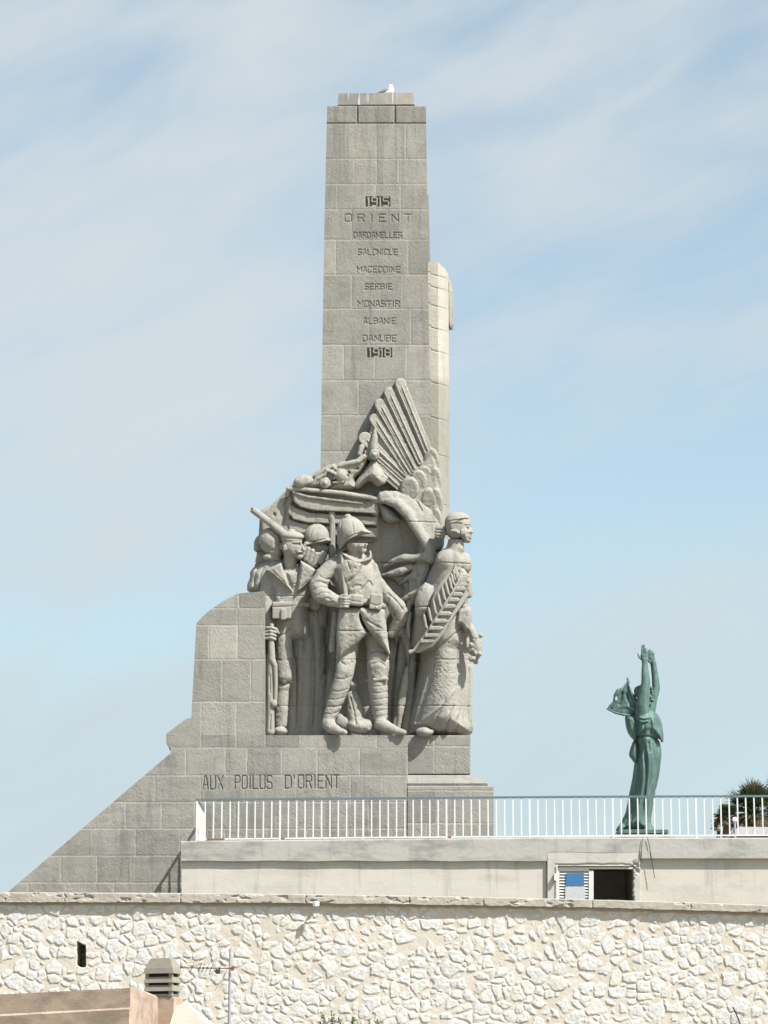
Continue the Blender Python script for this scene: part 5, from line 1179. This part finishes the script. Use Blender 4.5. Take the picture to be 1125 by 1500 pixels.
# ------------------------------------------------------------------ small lamp and weeds on the rubble wall
fl_ = thing('floodlight', pt(463, 1322, YW - .2), 'small white floodlight clamped to the wall coping left of the middle', 'floodlight')
mb = MB(); c = pt(463, 1324, YW - .33); mb.box((c.x, c.y, c.z), (.055, .06, .055), .6, .012); mb.build('housing', M['lamp'], fl_)
mb = MB(); mb.tube([pt(466, 1319, YW - .12), pt(465.5, 1319, YW - .3), pt(464, 1323, YW - .33)], .012, 6); mb.box(tuple(pt(466.5, 1319, YW - .17)), (.03, .03, .05)); mb.build('bracket', M['galv'], fl_)
mb = MB(); mb.tube([pt(463, 1327, YW - .3), pt(457, 1334, YW - .14), pt(448, 1352, YW - .12), pt(444, 1372, YW - .12)], .006, 5); mb.build('cable', M['galv'], fl_)

def tuft(name, u, v, Y, Rr, n, seed, label, cat='plant', mat='bush', zdown=1.0, h=.4):
    rnd = random.Random(seed); c = pt(u, v, Y); t = thing(name, (c.x, Y, c.z - zdown), label, cat)
    lv = Leaves(); st = MB()
    for i in range(n):
        th = rnd.uniform(0, 6.283); tip = c + Vector((Rr * rnd.uniform(-1, 1), .5 * Rr * rnd.uniform(-1, 1), h * rnd.uniform(.0, 1) * (1 - .3 * rnd.random())))
        base = Vector((c.x + (tip.x - c.x) * .4, Y, c.z - zdown)); mid = (base + tip) / 2 + Vector((rnd.uniform(-.05, .05), 0, 0)); st.tube([base, mid, tip], [.008, .006, .003], 4)
        for j in range(26):
            tt = rnd.uniform(.55, 1); p = mid.lerp(tip, (tt - .5) * 2); lv.blade(p, Vector((rnd.uniform(-1, 1), rnd.uniform(-1, 1), rnd.uniform(-.2, 1))), rnd.uniform(.05, .11), .022, Vector((0, 0, 1)), .2, 2)
    st.build('stems', M['bark'], t); lv.build('leaves', M[mat], t); return t
tuft('bush', 494, 1499, 57, .45, 20, 3, 'leafy green bush tip at the bottom edge below the middle of the rubble wall', h=.27)
tuft('bush', 548, 1500, 57.5, .26, 7, 5, 'sparser green sprigs right of the bush at the bottom edge', h=.16)

# ------------------------------------------------------------------ house corner, chimney, aerials (near, bottom left)
hs = thing('ochre_house', (pt(120, 1470, 52).x, 53, GZ), 'ochre rendered house corner with a parapet at the bottom left', 'house')
def fp(z_of, pts_, zb, name, mat, parent):
    n = len(pts_); top = [(x, y, z) for x, y, z in pts_]; bot = [(x, y, zb) for x, y, z in pts_]
    return link(name, top + bot, [list(range(n))] + [[i, (i + 1) % n, (i + 1) % n + n, i + n][::-1] for i in range(n)], M[mat], parent, False)
C_ = pt(191, 1447, 50); Lc = pt(-90, 1461.5, 51.7); R1 = pt(205, 1449.5, 50.9); R2 = pt(229, 1462, 52.6)
fp(0, [tuple(C_), tuple(R1), tuple(R2), (R2.x + .2, 56, R2.z), (Lc.x, 56.5, Lc.z), tuple(Lc)], GZ, 'parapet', 'ochre', hs)
off = Vector((-.3, -.95, 0)) * .05
c1 = pt(191, 1478.5, 50) + off; l1 = pt(-90, 1493.5, 51.7) + off; mbx = MB()
n_ = Vector((-.3, -.95, 0)) * .05
for (a_, b_) in ((l1, c1),):
    mbx.add([a_ - n_ * 1.2 + Vector((0, 0, .045)), b_ - n_ * 1.2 + Vector((0, 0, .045)), b_, a_, b_ + Vector((0, 0, -4)), a_ + Vector((0, 0, -4)), b_ - n_ * 1.2 + Vector((0, 0, -4)), a_ - n_ * 1.2 + Vector((0, 0, -4))], [[0, 1, 2, 3], [3, 2, 4, 5], [1, 6, 4, 2]])
mbx.build('lower_band', M['ochre'], hs)
mb = MB(); mb.prism([(236, 1560), (246, 1510), (254, 1483), (259, 1473), (266, 1470), (275, 1473), (292, 1488), (318, 1512), (360, 1560)], 50.6, 53.5); mb.build('gable_end', M['lit_render'], hs)
mb = MB(); mb.tube([pt(203, 1452, 51), pt(216, 1474, 51), pt(228, 1490, 51.5)], .0, 4)
chm = thing('chimney', (pt(240, 1480, 53).x, 53, 0), 'ochre chimney stack capped by a grey louvred concrete cowl', 'chimney')
cx = pt(238, 1440, 53).x; ry = math.radians(-20); YH = 53.0; px = YH / F
zz = lambda v: pt(238, v, YH).z
mb = MB(); mb.box((pt(247, 1480, YH).x, YH, (zz(1461) + 0) / 2 - 1), (15.5 * px, .2, (zz(1461)) / 2 + 1), ry, .01); mb.build('stack', M['ochre'], chm)
def frus(mb, v0, v1, w0, w1, d0, d1):
    cz, sz = math.cos(ry), math.sin(ry); vs = []
    for v, w, d in ((v0, w0, d0), (v1, w1, d1)):
        for x, y in ((-w, -d), (w, -d), (w, d), (-w, d)): vs.append((cx + (x * cz - y * sz) * px, YH + (x * sz + y * cz) * px, zz(v)))
    mb.add(vs, [[0, 1, 2, 3], [7, 6, 5, 4], [0, 4, 5, 1], [1, 5, 6, 2], [2, 6, 7, 3], [3, 7, 4, 0]])
cow = MB(); frus(cow, 1404, 1419, 15.5, 22, 9, 14); frus(cow, 1418.9, 1426.5, 22.3, 23.5, 14.3, 15.5)
for v in (1431.5, 1443.8): frus(cow, v, v + 8.5, 20.5, 23, 12.5, 15)
frus(cow, 1456.5, 1463, 21, 19, 13, 12)
cz, sz = math.cos(ry), math.sin(ry)
for sx in (-1, 1):
    for sy in (-1, 1):
        x, y = sx * 18.5, sy * 11; cow.box((cx + (x * cz - y * sz) * px, YH + (x * sz + y * cz) * px, (zz(1424) + zz(1460)) / 2), (2.6 * px, 2.6 * px, (zz(1424) - zz(1460)) / 2), ry)
cowl = cow.build('cowl', M['conc'], chm)
mb = MB(); frus(mb, 1427, 1459, 18.2, 18.2, 10.6, 10.6); mb.build('dark_core', M['dark'], chm)  # near-black core puts the shade between the cowl slats into colour

ant = thing('television_aerial', pt(337, 1520, 55), 'television aerial on a grey mast in front of the rubble wall', 'aerial')
mb = MB(); mb.tube([pt(337.6, 1389, 55), pt(336.6, 1440, 55), pt(335.2, 1560, 55)], [.024, .028, .03], 8); mb.build('mast', M['galv'], ant)
mb = MB(); a0 = pt(340, 1418.6, 54.9); a1 = pt(262, 1417.5, 56.0); mb.tube([a0, a1], .012, 6); mb.build('boom', M['rust'], ant)
mb = MB(); mb.box(tuple(pt(340.5, 1419, 54.9)), (.035, .03, .035), 0, .008); mb.build('end_cap', M['redm'], ant)
mb = MB(); mb.box(tuple(pt(319, 1423, 55.1)), (.045, .035, .045), .3, .01); mb.build('junction_box', M['blackm'], ant)
dirb = (a1 - a0).normalized()
for uu, L in ((265, .10), (281.5, .11), (293, .11), (298, .11), (304, .11), (310, .12), (322, .15)):
    c = a0.lerp(a1, (340 - uu) / 78.0); mb = MB(); perp = Vector((.35, -.55, .75)).normalized(); mb.tube([c - perp * L, c + perp * L * .1, c + perp * L], .0055, 5); mb.box(tuple(c), (.012, .012, .02)); mb.build('element', M['blackm'], ant)
for (p_, q_) in (((318, 1384), (333, 1410)), ((333, 1420), (315, 1451)), ((331, 1425), (322, 1447)), ((335, 1404), (327, 1388))):
    mb = MB(); mb.tube([pt(*p_, 54.8), pt(*q_, 54.9)], .006, 5); mb.build('reflector_rod', M['galv'], ant)
ga = thing('grid_aerial', pt(1082, 1520, 56), 'wire grid aerial leaning at the bottom right corner', 'aerial')
mb = MB(); mb.tube([pt(1073.5, 1475, 56), pt(1078, 1484, 56), pt(1092, 1520, 56)], .014, 6); mb.build('mast', M['blackm'], ga)
mb = MB()
for i in range(7): mb.tube([pt(1061 + i * 2.2 * .5, 1484 + i * 4.2, 56.05), pt(1076 + i * 2, 1481 + i * 4.2, 56), pt(1096 + i * 2.4, 1484 + i * 4.2, 56.1)], .0035, 4)
for i in range(8): mb.tube([pt(1061 + i * 4.7, 1483, 56.05), pt(1068 + i * 4.9, 1512, 56.05)], .003, 4)
mb.build('wire_grid', M['galv'], ga)
